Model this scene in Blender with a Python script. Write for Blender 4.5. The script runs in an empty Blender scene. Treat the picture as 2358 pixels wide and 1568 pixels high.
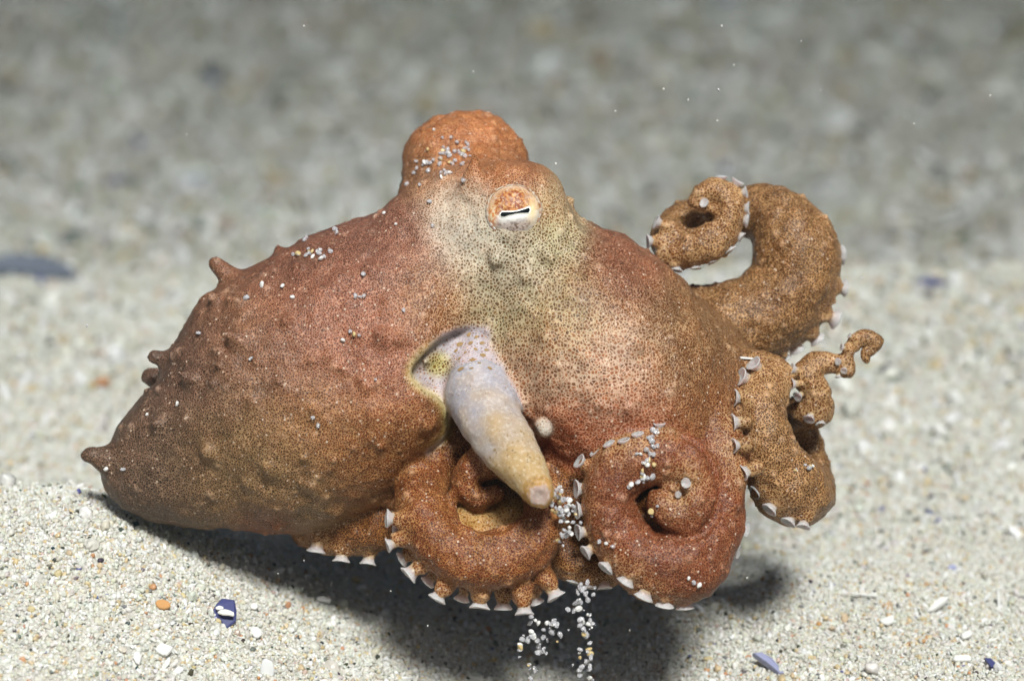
import bpy, math, random
import numpy as np
from mathutils import Vector, Matrix, Quaternion
from mathutils.bvhtree import BVHTree

R = math.radians
rng = np.random.default_rng(7)
random.seed(7)
scene = bpy.context.scene
COL = scene.collection
scene.unit_settings.scale_length = 0.01            # one unit is one centimetre

# ------------------------------------------------------------------ camera
PITCH = R(18.0)
DIST = 25.5
cam_data = bpy.data.cameras.new('camera')
cam = bpy.data.objects.new('camera', cam_data)
COL.objects.link(cam)
cam.location = (0, -DIST * math.cos(PITCH), DIST * math.sin(PITCH))
cam.rotation_euler = (math.pi / 2 - PITCH, 0, 0)
cam_data.sensor_width = 36.0
cam_data.lens = 36.0 * DIST / 10.0
cam_data.clip_start = 0.5
cam_data.clip_end = 2000
cam_data.dof.use_dof = True
cam_data.dof.focus_distance = DIST - 0.75
cam_data.dof.aperture_fstop = cam_data.lens * 1e-3 / 0.38
scene.camera = cam

# ------------------------------------------------------------------ world, sun, exposure
SUN_EL, SUN_AZ = R(53), R(13)                     # azimuth: from the camera's side, a little from the left
world = bpy.data.worlds.new('World')
scene.world = world
world.use_nodes = True
wn = world.node_tree
sky = wn.nodes.new('ShaderNodeTexSky')
sky.sky_type = 'NISHITA'
sky.sun_disc = False
sky.air_density = .7
sky.dust_density = 3.0
sky.ozone_density = .3
sky.sun_elevation = SUN_EL
sky.sun_rotation = math.pi + SUN_AZ
bg = wn.nodes['Background']
bg.inputs['Strength'].default_value = 0.05
wn.links.new(sky.outputs['Color'], bg.inputs['Color'])
sun_data = bpy.data.lights.new('sun', 'SUN')
sun_data.energy = 5.0
sun_data.angle = R(14.0)
sun_data.color = (1.0, 0.975, 0.94)
sun = bpy.data.objects.new('sun', sun_data)
COL.objects.link(sun)
sdir = Vector((math.sin(SUN_AZ) * math.cos(SUN_EL), -math.cos(SUN_AZ) * math.cos(SUN_EL), math.sin(SUN_EL)))
sun.location = sdir * 60
sun.rotation_euler = sdir.to_track_quat('Z', 'Y').to_euler()
scene.view_settings.view_transform = 'Standard'
scene.view_settings.look = 'None'
scene.view_settings.gamma = 1.0
scene.view_settings.use_curve_mapping = False
scene.view_settings.exposure = 1.06
scene.cycles.use_denoising = True
scene.cycles.volume_bounces = 0
scene.cycles.max_bounces = 6

# ------------------------------------------------------------------ helpers
W2, H2, PPU = 1179.0, 784.0, 235.8

def P(dx, dy, w=0.0):
    """a spot measured on the photograph, at depth w, in the animal's own frame"""
    k = (DIST - w) / DIST / PPU
    return np.array([(dx - W2) * k, (H2 - dy) * k, w])

def srgb(r, g, b):
    c = np.array([r, g, b], float) / 255.0
    return np.where(c <= 0.04045, c / 12.92, ((c + 0.055) / 1.055) ** 2.4)

def hash2(ix, iy, seed):
    h = (ix.astype(np.int64) * 374761393 + iy.astype(np.int64) * 668265263 + seed * 1442695041) & 0xFFFFFFFF
    h = ((h ^ (h >> 13)) * 1274126177) & 0xFFFFFFFF
    return ((h ^ (h >> 16)) & 0xFFFF) / 65535.0

def vnoise(x, y, seed=0):
    x = np.asarray(x, float); y = np.asarray(y, float)
    ix, iy = np.floor(x), np.floor(y)
    fx, fy = x - ix, y - iy
    fx = fx * fx * (3 - 2 * fx); fy = fy * fy * (3 - 2 * fy)
    a = hash2(ix, iy, seed); b = hash2(ix + 1, iy, seed); c = hash2(ix, iy + 1, seed); d = hash2(ix + 1, iy + 1, seed)
    return (a * (1 - fx) + b * fx) * (1 - fy) + (c * (1 - fx) + d * fx) * fy - 0.5

def hash3(i, j, k, seed):
    h = (i.astype(np.int64) * 374761393 + j.astype(np.int64) * 668265263 + k.astype(np.int64) * 2147483647 + seed * 1442695041) & 0xFFFFFFFF
    h = ((h ^ (h >> 13)) * 1274126177) & 0xFFFFFFFF
    return ((h ^ (h >> 16)) & 0xFFFF) / 65535.0

def vnoise3(p, seed=0):
    i = np.floor(p); f = p - i; f = f * f * (3 - 2 * f)
    out = 0
    for a in (0, 1):
        for b in (0, 1):
            for c in (0, 1):
                wgt = (f[:, 0] if a else 1 - f[:, 0]) * (f[:, 1] if b else 1 - f[:, 1]) * (f[:, 2] if c else 1 - f[:, 2])
                out = out + wgt * hash3(i[:, 0] + a, i[:, 1] + b, i[:, 2] + c, seed)
    return out - 0.5

def spline(pts, n):
    """Catmull-Rom through rows of any width, n samples, even in index"""
    p = np.array(pts, float)
    p = np.vstack([2 * p[0] - p[1], p, 2 * p[-1] - p[-2]])
    m = len(p) - 3
    t = np.linspace(0, m - 1e-6, n)
    i = t.astype(int); f = (t - i)[:, None]
    a, b, c, d = p[i], p[i + 1], p[i + 2], p[i + 3]
    return 0.5 * ((2 * b) + (-a + c) * f + (2 * a - 5 * b + 4 * c - d) * f ** 2 + (-a + 3 * b - 3 * c + d) * f ** 3)

def new_mesh(name, verts, faces=None, quads=None, smooth=True):
    me = bpy.data.meshes.new(name)
    if quads is not None:
        nv, nf = len(verts), len(quads)
        me.vertices.add(nv); me.vertices.foreach_set('co', np.asarray(verts, np.float32).ravel())
        me.loops.add(nf * 4); me.loops.foreach_set('vertex_index', np.asarray(quads, np.int32).ravel())
        me.polygons.add(nf)
        me.polygons.foreach_set('loop_start', np.arange(0, nf * 4, 4, dtype=np.int32))
        me.update(calc_edges=True); me.validate()
    else:
        me.from_pydata([tuple(v) for v in verts], [], [tuple(f) for f in faces]); me.update()
    me.polygons.foreach_set('use_smooth', np.full(len(me.polygons), smooth))
    return me

def link(name, me, mat=None, parent=None, loc=None):
    o = bpy.data.objects.new(name, me)
    COL.objects.link(o)
    if mat is not None and me is not None and not me.materials:
        me.materials.append(mat)
    if parent is not None:
        o.parent = parent
    if loc is not None:
        o.location = loc
    return o

def tag(o, label=None, cat=None, group=None, kind=None):
    if label: o['label'] = label
    if cat: o['category'] = cat
    if group: o['group'] = group
    if kind: o['kind'] = kind
    return o

def color_attr(me, name, arr):
    a = me.attributes.new(name, 'FLOAT_COLOR', 'POINT')
    c = np.ones((len(me.vertices), 4), np.float32); c[:, :3] = arr
    a.data.foreach_set('color', c.ravel())

def float_attr(me, name, arr):
    a = me.attributes.new(name, 'FLOAT', 'POINT')
    a.data.foreach_set('value', np.asarray(arr, np.float32))

class NT:
    """a small shorthand for building node trees"""
    def __init__(self, mat):
        self.t = mat.node_tree; self.n = self.t.nodes; self.l = self.t.links
    def add(self, typ, ins=None, **kw):
        nd = self.n.new(typ)
        for k, v in kw.items(): setattr(nd, k, v)
        for k, v in (ins or {}).items(): self.set(nd.inputs[k], v)
        return nd
    def set(self, sock, v):
        if hasattr(v, 'links') or isinstance(v, bpy.types.NodeSocket): self.l.new(v, sock)
        else: sock.default_value = v
    def math(self, op, a, b=None, clamp=False):
        nd = self.n.new('ShaderNodeMath'); nd.operation = op; nd.use_clamp = clamp
        self.set(nd.inputs[0], a)
        if b is not None: self.set(nd.inputs[1], b)
        return nd.outputs[0]
    def mix(self, f, a, b, blend='MIX'):
        nd = self.n.new('ShaderNodeMix'); nd.data_type = 'RGBA'; nd.blend_type = blend
        self.set(nd.inputs[0], f); self.set(nd.inputs[6], a); self.set(nd.inputs[7], b)
        return nd.outputs[2]
    def mixf(self, f, a, b):
        nd = self.n.new('ShaderNodeMix'); nd.data_type = 'FLOAT'
        self.set(nd.inputs[0], f); self.set(nd.inputs[2], a); self.set(nd.inputs[3], b)
        return nd.outputs[0]
    def ramp(self, v, a, b, c=0.0, d=1.0):
        nd = self.n.new('ShaderNodeMapRange'); nd.interpolation_type = 'SMOOTHSTEP'
        for i, x in enumerate((v, a, b, c, d)): self.set(nd.inputs[i], x)
        return nd.outputs[0]

def new_mat(name):
    m = bpy.data.materials.new(name); m.use_nodes = True
    t = NT(m)
    return m, t, m.node_tree.nodes['Principled BSDF']

# ------------------------------------------------------------------ materials
def sand_sheet_material():
    m, t, bs = new_mat('sand_sheet')
    tc = t.add('ShaderNodeTexCoord').outputs['Object']
    v1 = t.add('ShaderNodeTexVoronoi', {'Vector': tc, 'Scale': 20.0})
    sep = t.add('ShaderNodeSeparateColor', {0: v1.outputs['Color']})
    cr = t.add('ShaderNodeValToRGB', {0: sep.outputs[0]})
    cr.color_ramp.interpolation = 'CONSTANT'
    e = cr.color_ramp.elements
    stops = [(0, (.47, .455, .41)), (.3, (.52, .50, .45)), (.5, (.42, .41, .37)), (.68, (.52, .42, .27)), (.76, (.66, .63, .58)), (.9, (.10, .11, .10)), (.94, (.48, .32, .2)), (.97, (.78, .77, .74))]
    e[0].position, e[0].color = 0, (*stops[0][1], 1)
    e[1].position, e[1].color = stops[1][0], (*stops[1][1], 1)
    for p_, c_ in stops[2:]:
        x = e.new(p_); x.color = (*c_, 1)
    n1 = t.add('ShaderNodeTexNoise', {'Vector': tc, 'Scale': 1.9, 'Detail': 5.0, 'Roughness': 0.65})
    n2 = t.add('ShaderNodeTexNoise', {'Vector': tc, 'Scale': 3.5, 'Detail': 4.0, 'Roughness': 0.6})
    f = t.ramp(n1.outputs[0], 0.32, 0.68)
    c = t.mix(0.55, cr.outputs[0], (.50, .465, .40, 1))
    c = t.mix(t.math('MULTIPLY', f, 0.4), c, (.32, .33, .32, 1))
    c = t.mix(t.ramp(n2.outputs[0], .55, .75, 0, .35), c, (.55, .45, .31, 1))
    t.set(bs.inputs['Base Color'], c)
    bs.inputs['Roughness'].default_value = .8
    b = t.add('ShaderNodeBump', {'Height': v1.outputs['Distance'], 'Strength': .7, 'Distance': .02})
    b2 = t.add('ShaderNodeBump', {'Height': n2.outputs[0], 'Strength': .6, 'Distance': .1, 'Normal': b.outputs[0]})
    t.set(bs.inputs['Normal'], b2.outputs[0])
    return m

def grain_material():
    m, t, bs = new_mat('loose_sand_grain')
    at = t.add('ShaderNodeAttribute', attribute_type='INSTANCER', attribute_name='col')
    t.set(bs.inputs['Base Color'], at.outputs['Color'])
    bs.inputs['Roughness'].default_value = .3
    bs.inputs['Specular IOR Level'].default_value = .35
    tr = t.add('ShaderNodeBsdfTranslucent', {'Color': at.outputs['Color']})
    mx = t.add('ShaderNodeMixShader', {0: .16, 1: bs.outputs[0], 2: tr.outputs[0]})
    t.l.new(mx.outputs[0], m.node_tree.nodes['Material Output'].inputs['Surface'])
    return m

def plain_material(name, col, rough=.5, spec=.4, trans=0.0, ior=1.45, sss=0.0, vary=.15, scale=8.0):
    m, t, bs = new_mat(name)
    tc = t.add('ShaderNodeTexCoord').outputs['Object']
    n = t.add('ShaderNodeTexNoise', {'Vector': tc, 'Scale': scale, 'Detail': 4.0})
    oi = t.add('ShaderNodeObjectInfo')
    k = t.math('ADD', t.math('MULTIPLY', n.outputs[0], vary * 2), t.math('MULTIPLY', oi.outputs['Random'], vary))
    c2 = [max(0, x * .45) for x in col]
    c = t.mix(k, (*col, 1), (*c2, 1))
    t.set(bs.inputs['Base Color'], c)
    bs.inputs['Roughness'].default_value = rough
    bs.inputs['Specular IOR Level'].default_value = spec
    bs.inputs['Transmission Weight'].default_value = trans
    bs.inputs['IOR'].default_value = ior
    if sss:
        bs.inputs['Subsurface Weight'].default_value = sss
        bs.inputs['Subsurface Radius'].default_value = (.06, .05, .05)
        bs.inputs['Subsurface Scale'].default_value = 1.0
    return m

def skin_material():
    m, t, bs = new_mat('octopus_skin')
    tc = t.add('ShaderNodeTexCoord').outputs['Object']
    wob = t.add('ShaderNodeTexNoise', {'Vector': tc, 'Scale': 14.0, 'Detail': 2.0})
    vv = t.add('ShaderNodeVectorMath', {0: wob.outputs['Color'], 1: (-.5, -.5, -.5)}, operation='ADD')
    vs = t.add('ShaderNodeVectorMath', {0: vv.outputs[0], 3: .02}, operation='SCALE')
    co = t.add('ShaderNodeVectorMath', {0: tc, 1: vs.outputs[0]}, operation='ADD').outputs[0]
    gap = t.add('ShaderNodeAttribute', attribute_name='gapcol').outputs['Color']
    dot = t.add('ShaderNodeAttribute', attribute_name='dotcol').outputs['Color']
    dp = t.add('ShaderNodeAttribute', attribute_name='dotsize').outputs['Fac']
    coarse = t.add('ShaderNodeAttribute', attribute_name='coarse').outputs['Fac']
    wart = t.add('ShaderNodeAttribute', attribute_name='wart').outputs['Fac']
    va = t.add('ShaderNodeTexVoronoi', {'Vector': co, 'Scale': 44.0})
    vb = t.add('ShaderNodeTexVoronoi', {'Vector': co, 'Scale': 33.0})
    vae = t.add('ShaderNodeTexVoronoi', {'Vector': co, 'Scale': 44.0}, feature='DISTANCE_TO_EDGE')
    vbe = t.add('ShaderNodeTexVoronoi', {'Vector': co, 'Scale': 33.0}, feature='DISTANCE_TO_EDGE')
    n = t.add('ShaderNodeTexNoise', {'Vector': tc, 'Scale': 7.0, 'Detail': 5.0, 'Roughness': .65})
    nf = t.add('ShaderNodeTexNoise', {'Vector': tc, 'Scale': 45.0, 'Detail': 2.0})
    d = t.mixf(coarse, vae.outputs['Distance'], vbe.outputs['Distance'])
    size = t.math('ADD', dp, t.math('MULTIPLY', t.math('SUBTRACT', n.outputs[0], .5), .30))
    size = t.math('SUBTRACT', size, t.math('MULTIPLY', wart, .3))
    thr = t.math('MAXIMUM', t.math('MULTIPLY', t.math('SUBTRACT', .64, size), .45), .02)
    mask = t.ramp(d, t.math('MULTIPLY', thr, .45), t.math('MULTIPLY', thr, 1.6), 0.0, 1.0)
    ccol = t.mix(coarse, va.outputs['Color'], vb.outputs['Color'])
    sep = t.add('ShaderNodeSeparateColor', {0: ccol})
    tone = t.math('ADD', .62, t.math('MULTIPLY', sep.outputs[0], t.mixf(coarse, .72, .95)))
    dotv = t.mix(1.0, dot, t.add('ShaderNodeCombineColor', {0: tone, 1: tone, 2: tone}).outputs[0], 'MULTIPLY')
    hue = t.ramp(n.outputs[0], .38, .66)
    g2 = t.mix(t.math('MULTIPLY', hue, .18), gap, (.56, .30, .21, 1))
    ngold = t.add('ShaderNodeTexNoise', {'Vector': tc, 'Scale': 21.0, 'Detail': 3.0})
    g3 = t.mix(t.ramp(ngold.outputs[0], .55, .78, 0, .22), g2, (.60, .47, .28, 1))
    c = t.mix(mask, g3, dotv)
    core = t.math('MULTIPLY', t.ramp(vb.outputs['Distance'], .14, .26, 1.0, 0.0), t.ramp(coarse, .3, .8, 0, .55))
    c = t.mix(core, c, (.075, .035, .016, 1))
    c = t.mix(t.math('MULTIPLY', wart, .16), c, (.60, .44, .33, 1))
    vf = t.add('ShaderNodeTexVoronoi', {'Vector': tc, 'Scale': 15.0})
    fl = t.math('MULTIPLY', t.ramp(vf.outputs['Distance'], .12, .19, 1.0, 0.0), t.ramp(n.outputs[0], .42, .56, 0, .85))
    c = t.mix(fl, c, (.60, .47, .36, 1))
    nl = t.add('ShaderNodeTexNoise', {'Vector': tc, 'Scale': 4.0, 'Detail': 6.0, 'Roughness': .7})
    sh = t.ramp(nl.outputs[0], .3, .7, .78, 1.16)
    c = t.mix(1.0, c, t.add('ShaderNodeCombineColor', {0: sh, 1: sh, 2: sh}).outputs[0], 'MULTIPLY')
    t.set(bs.inputs['Base Color'], c)
    bs.inputs['Roughness'].default_value = .38
    bs.inputs['Specular IOR Level'].default_value = .26
    bs.inputs['Subsurface Weight'].default_value = .12
    bs.inputs['Subsurface Radius'].default_value = (.10, .045, .025)
    bs.inputs['Subsurface Scale'].default_value = 1.0
    h = t.math('ADD', t.math('MULTIPLY', d, .4), t.math('ADD', n.outputs[0], t.math('MULTIPLY', nf.outputs[0], .35)))
    b = t.add('ShaderNodeBump', {'Height': h, 'Strength': .5, 'Distance': .04})
    t.set(bs.inputs['Normal'], b.outputs[0])
    return m

def sucker_material():
    m, t, bs = new_mat('sucker_flesh')
    tc = t.add('ShaderNodeTexCoord').outputs['Object']
    z = t.add('ShaderNodeSeparateXYZ', {0: tc}).outputs['Z']
    n = t.add('ShaderNodeTexNoise', {'Vector': tc, 'Scale': 5.0, 'Detail': 3.0})
    v = t.add('ShaderNodeTexVoronoi', {'Vector': tc, 'Scale': 4.5})
    base = t.mix(t.ramp(v.outputs['Distance'], .25, .5), (.30, .15, .06, 1), (.50, .33, .18, 1))
    c = t.mix(t.ramp(t.math('ADD', z, t.math('MULTIPLY', n.outputs[0], .3)), -.25, .5), base, (.47, .43, .43, 1))
    t.set(bs.inputs['Base Color'], c)
    bs.inputs['Roughness'].default_value = .4
    bs.inputs['Specular IOR Level'].default_value = .3
    bs.inputs['Subsurface Weight'].default_value = .8
    bs.inputs['Subsurface Radius'].default_value = (.14, .10, .10)
    bs.inputs['Subsurface Scale'].default_value = 1.0
    return m

def vcol_material(name, rough=.35, spec=.4, sss=.1, bump=0.0):
    m, t, bs = new_mat(name)
    a = t.add('ShaderNodeAttribute', attribute_name='col').outputs['Color']
    tc = t.add('ShaderNodeTexCoord').outputs['Object']
    n = t.add('ShaderNodeTexNoise', {'Vector': tc, 'Scale': 30.0, 'Detail': 3.0})
    t.set(bs.inputs['Base Color'], t.mix(t.ramp(n.outputs[0], .45, .75, 0, .25), a, (.9, .86, .8, 1)))
    bs.inputs['Roughness'].default_value = rough
    bs.inputs['Specular IOR Level'].default_value = spec
    bs.inputs['Subsurface Weight'].default_value = sss
    bs.inputs['Subsurface Radius'].default_value = (.1, .07, .05)
    bs.inputs['Subsurface Scale'].default_value = 1.0
    if bump:
        b = t.add('ShaderNodeBump', {'Height': n.outputs[0], 'Strength': bump, 'Distance': .02})
        t.set(bs.inputs['Normal'], b.outputs[0])
    return m

M_SHEET = sand_sheet_material()
M_GRAIN = grain_material()
M_SKIN = skin_material()
M_SUCKER = sucker_material()
M_EYE = vcol_material('eye_surface', .4, .18, .05)
M_SIPHON = vcol_material('siphon_flesh', .5, .15, .75, .22)
M_PUPIL = plain_material('pupil_black', (.006, .008, .009), .15, .5, vary=.02)
M_QUARTZ = plain_material('clear_quartz', (.84, .83, .86), .08, .5, .55, 1.2, 0, .12)
M_WHITE = plain_material('white_shell', (.80, .79, .76), .4, .4, 0, 1.45, .1, .1)
M_ORANGE = plain_material('orange_grain', (.62, .33, .13), .4, .4, vary=.2)
M_YELLOW = plain_material('yellow_grain', (.66, .50, .24), .35, .4, vary=.2)
M_BLUE = plain_material('violet_shell', (.09, .10, .27), .3, .5, vary=.35, scale=3.0)
M_PALEBLUE = plain_material('lavender_shell', (.42, .44, .66), .35, .5, vary=.3, scale=3.0)
M_DARK = plain_material('dark_grain', (.05, .055, .055), .4, .4, vary=.2)

# ------------------------------------------------------------------ the seabed
def ground(x, y):
    x = np.asarray(x, float); y = np.asarray(y, float)
    z = np.full(np.broadcast(x, y).shape, -3.05)
    dy = y + 0.25
    fall = np.where(dy < 0, np.exp(-(dy / 3.4) ** 2), np.exp(-(dy / 2.1) ** 2))
    z = z + 1.5 * np.exp(-(np.minimum(x + 4.6, 0) / 5.0) ** 2 - (np.maximum(x + 4.6, 0) / 2.25) ** 2) * fall
    z = z + .28 * np.exp(-((x - 3.0) / 1.6) ** 2 - ((y - .6) / 1.1) ** 2)
    z = z - .40 * np.exp(-((x - .8) / 2.1) ** 2 - ((y + 1.0) / 2.4) ** 2)
    rt = np.clip((x + 1.5) / 5.0, 0, 1); rt = rt * rt * (3 - 2 * rt)
    s = np.clip((y - 8.0 - 2.0 * rt - .25 * x * rt - .5 * np.sin(x * .5)) / (22.0 - 16.5 * rt), 0, 1); s = s * s * (3 - 2 * s)
    z = z + .35 * rt * np.exp(-((y - 9.5 - .25 * x) / 3.0) ** 2) - s * 2.1
    damp = np.clip(1.2 - np.abs(y) / 80, .3, 1)
    z = z + (.20 * vnoise(x * .33, y * .33, 3) + .10 * vnoise(x * .8 + 9, y * .8, 5) + .05 * vnoise(x * 2.1, y * 2.1, 8) + .02 * vnoise(x * 5.3, y * 5.3, 11)) * damp
    return z

def graded(lo, hi, a, b, step, grow):
    c = list(np.arange(a, b + 1e-9, step)); s = step
    x = c[0]; left = []
    while x > lo:
        s *= grow; x -= s; left.append(x)
    s = step; x = c[-1]; right = []
    while x < hi:
        s *= grow; x += s; right.append(x)
    return np.array(left[::-1] + c + right)

gx = graded(-140, 140, -7, 7, .09, 1.07)
gy = graded(-60, 330, -4.5, 14, .09, 1.06)
GX, GY = np.meshgrid(gx, gy)
gv = np.stack([GX, GY, ground(GX, GY)], -1).reshape(-1, 3)
nx, ny = len(gx), len(gy)
idx = np.arange(nx * ny).reshape(ny, nx)
gq = np.stack([idx[:-1, :-1], idx[:-1, 1:], idx[1:, 1:], idx[1:, :-1]], -1).reshape(-1, 4)
seabed = link('seabed', new_mesh('seabed', gv, quads=gq), M_SHEET)
tag(seabed, 'pale sandy seabed rising to a low bank under the octopus', kind='structure')

GR_COL = np.array([(.66, .65, .60), (.58, .57, .52), (.72, .71, .68), (.62, .59, .50), (.60, .48, .30), (.55, .30, .16), (.82, .81, .79), (.06, .065, .06), (.20, .21, .19), (.55, .43, .38), (.14, .15, .34)])
GR_P = np.array([.28, .23, .17, .13, .06, .007, .075, .013, .022, .012, .0012]); GR_P = GR_P / GR_P.sum()

def grain_cloud(name, label, zones):
    pos, col, scl = [], [], []
    for (x0, x1, y0, y1, n, s0, s1, pick) in zones:
        x = rng.uniform(x0, x1, n); y = rng.uniform(y0, y1, n)
        s = rng.lognormal(math.log((s0 * s1) ** .5), .32, n).clip(s0 * .5, s1 * 1.7)
        z = ground(x, y) + s * rng.uniform(-.15, .55, n)
        k = rng.choice(len(GR_COL), n, p=GR_P) if pick else rng.choice([6, 6, 6, 2, 2, 8, 8, 7, 4, 9, 10], n, p=[.2, .2, .18, .12, .1, .06, .05, .02, .04, .02, .01])
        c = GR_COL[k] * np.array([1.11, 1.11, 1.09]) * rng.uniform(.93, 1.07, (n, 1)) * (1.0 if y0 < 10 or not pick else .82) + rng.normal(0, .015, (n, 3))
        pos.append(np.stack([x, y, z], -1)); col.append(c.clip(.02, .88))
        a = rng.uniform(.7, 1.3, (n, 3)); big = (k == 6) & (rng.random(n) < .3)
        a[big] *= np.array([1.9, .9, .6]) * 1.3
        scl.append(s[:, None] * a)
    pos = np.vstack(pos); col = np.vstack(col); scl = np.vstack(scl); n = len(pos)
    me = bpy.data.meshes.new(name)
    me.vertices.add(n); me.vertices.foreach_set('co', pos.astype(np.float32).ravel())
    color_attr(me, 'col', col)
    for nm, arr in (('scl', scl), ('rot', rng.uniform(0, 6.283, (n, 3)))):
        a = me.attributes.new(nm, 'FLOAT_VECTOR', 'POINT'); a.data.foreach_set('vector', arr.astype(np.float32).ravel())
    a = me.attributes.new('var', 'INT', 'POINT'); a.data.foreach_set('value', rng.integers(0, 5, n).astype(np.int32))
    o = link(name, me)
    ng = bpy.data.node_groups.new(name + '_nodes', 'GeometryNodeTree')
    ng.interface.new_socket('Geometry', in_out='INPUT', socket_type='NodeSocketGeometry')
    ng.interface.new_socket('Geometry', in_out='OUTPUT', socket_type='NodeSocketGeometry')
    N, L = ng.nodes, ng.links
    gi, go = N.new('NodeGroupInput'), N.new('NodeGroupOutput')
    g2i = N.new('GeometryNodeGeometryToInstance')
    for i in range(5):
        ico = N.new('GeometryNodeMeshIcoSphere'); ico.inputs['Radius'].default_value = .5; ico.inputs['Subdivisions'].default_value = 2
        sp = N.new('GeometryNodeSetPosition'); nz = N.new('ShaderNodeTexNoise')
        nz.noise_dimensions = '4D'; nz.inputs['W'].default_value = i * 7.3; nz.inputs['Scale'].default_value = 1.6; nz.inputs['Detail'].default_value = 1.0
        sub = N.new('ShaderNodeVectorMath'); sub.operation = 'SUBTRACT'; sub.inputs[1].default_value = (.5, .5, .5)
        sc = N.new('ShaderNodeVectorMath'); sc.operation = 'SCALE'; sc.inputs['Scale'].default_value = .95
        L.new(nz.outputs['Color'], sub.inputs[0]); L.new(sub.outputs[0], sc.inputs[0]); L.new(sc.outputs[0], sp.inputs['Offset'])
        L.new(ico.outputs['Mesh'], sp.inputs['Geometry'])
        sm = N.new('GeometryNodeSetMaterial'); sm.inputs['Material'].default_value = M_GRAIN
        ss = N.new('GeometryNodeSetShadeSmooth'); ss.inputs['Shade Smooth'].default_value = (i % 2 == 0)
        L.new(sp.outputs[0], ss.inputs[0]); L.new(ss.outputs[0], sm.inputs[0]); L.new(sm.outputs[0], g2i.inputs[0])
    iop = N.new('GeometryNodeInstanceOnPoints'); iop.inputs['Pick Instance'].default_value = True
    def named(nm, typ):
        q = N.new('GeometryNodeInputNamedAttribute'); q.data_type = typ; q.inputs[0].default_value = nm
        return q.outputs[0]
    e2r = N.new('FunctionNodeEulerToRotation')
    L.new(named('rot', 'FLOAT_VECTOR'), e2r.inputs[0])
    L.new(gi.outputs[0], iop.inputs['Points']); L.new(g2i.outputs[0], iop.inputs['Instance'])
    L.new(named('var', 'INT'), iop.inputs['Instance Index']); L.new(e2r.outputs[0], iop.inputs['Rotation'])
    L.new(named('scl', 'FLOAT_VECTOR'), iop.inputs['Scale']); L.new(iop.outputs[0], go.inputs[0])
    mod = o.modifiers.new('grains', 'NODES'); mod.node_group = ng
    tag(o, label, 'sand', kind='stuff')
    return o

grain_cloud('sand', 'loose pale quartz sand grains covering the seabed', [
    (-5.7, 5.7, -4.4, 2.2, 170000, .018, .04, 1),
    (-6.5, 6.5, 2.2, 7.0, 70000, .026, .055, 1),
    (-8.5, 8.5, 7.0, 14.0, 28000, .05, .1, 1),
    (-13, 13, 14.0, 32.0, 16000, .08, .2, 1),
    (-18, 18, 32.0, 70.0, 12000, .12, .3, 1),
    (-9, 9, 5.0, 16.0, 800, .09, .15, 0),
    (-13, 13, 16.0, 34.0, 2000, .12, .22, 0),
    (-18, 18, 34.0, 75.0, 1500, .2, .38, 0),
    (-6.3, 6.3, -4.6, 14.0, 700, .06, .10, 1),
])

# ------------------------------------------------------------------ the octopus: one implicit body
H = .0225
LO = np.array([-4.55, -2.95, -2.0]); HI = np.array([3.95, 2.55, 2.1])
SH = np.ceil((HI - LO) / H).astype(int) + 1
F = np.full(SH, 3.0, np.float32)
LAB = np.zeros(SH, np.int8)
AX = [LO[i] + H * np.arange(SH[i]) for i in range(3)]

def box_of(lo, hi):
    a = np.clip(np.floor((lo - LO) / H).astype(int), 0, SH - 1); b = np.clip(np.ceil((hi - LO) / H).astype(int) + 1, 1, SH)
    return tuple(slice(a[i], b[i]) for i in range(3))

def path(pts, n=None):
    """rows (dx, dy, w, r_px) to sampled rows (u, v, w, r)"""
    rows = []
    for (dx, dy, w, r) in pts:
        p = P(dx, dy, w); rows.append([*p, r / PPU * (DIST - w) / DIST])
    return spline(rows, n or max(2, len(rows) * 6))

def chain_field(S, sw=1.0, margin=.3):
    m = S[:, 3].max() / min(sw, 1) + margin
    sl = box_of(S[:, :3].min(0) - m, S[:, :3].max(0) + m)
    sh = tuple(s.stop - s.start for s in sl)
    T = np.full(sh, 3.0, np.float32)
    off = np.array([s.start for s in sl])
    for i in range(len(S) - 1):
        a, b = S[i, :3], S[i + 1, :3]; ra, rb = S[i, 3], S[i + 1, 3]
        mm = max(ra, rb) / min(sw, 1) + margin
        q = box_of(np.minimum(a, b) - mm, np.maximum(a, b) + mm)
        X = (AX[0][q[0]] - a[0])[:, None, None]; Y = (AX[1][q[1]] - a[1])[None, :, None]; Z = ((AX[2][q[2]] - a[2]) * sw)[None, None, :]
        d = (b - a) * np.array([1, 1, sw]); dd = max(float(d @ d), 1e-9)
        t = np.clip((X * d[0] + Y * d[1] + Z * d[2]) / dd, 0, 1)
        g = np.sqrt((X - t * d[0]) ** 2 + (Y - t * d[1]) ** 2 + (Z - t * d[2]) ** 2) - (ra + (rb - ra) * t)
        l = tuple(slice(q[k].start - off[k], q[k].stop - off[k]) for k in range(3))
        T[l] = np.minimum(T[l], g)
    return sl, T

def unite(pts, k=.1, lab=0, sw=1.0, n=None, mask_k=None):
    S = path(pts, n)
    sl, T = chain_field(S, sw, max(.3, k * 1.2))
    A = F[sl]
    h = np.clip(.5 + .5 * (A - T) / k, 0, 1)
    LAB[sl] = np.where(T < A, lab, LAB[sl])
    F[sl] = A * (1 - h) + T * h - k * h * (1 - h)
    return S

def carve(pts, k=.06, sw=1.0, lab=None):
    S = path(pts)
    sl, T = chain_field(S, sw)
    A = F[sl]; B = -T
    h = np.clip(.5 - .5 * (A - B) / k, 0, 1)
    if lab is not None: LAB[sl] = np.where((B > A - .03), lab, LAB[sl])
    F[sl] = A * (1 - h) + B * h + k * h * (1 - h)

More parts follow.
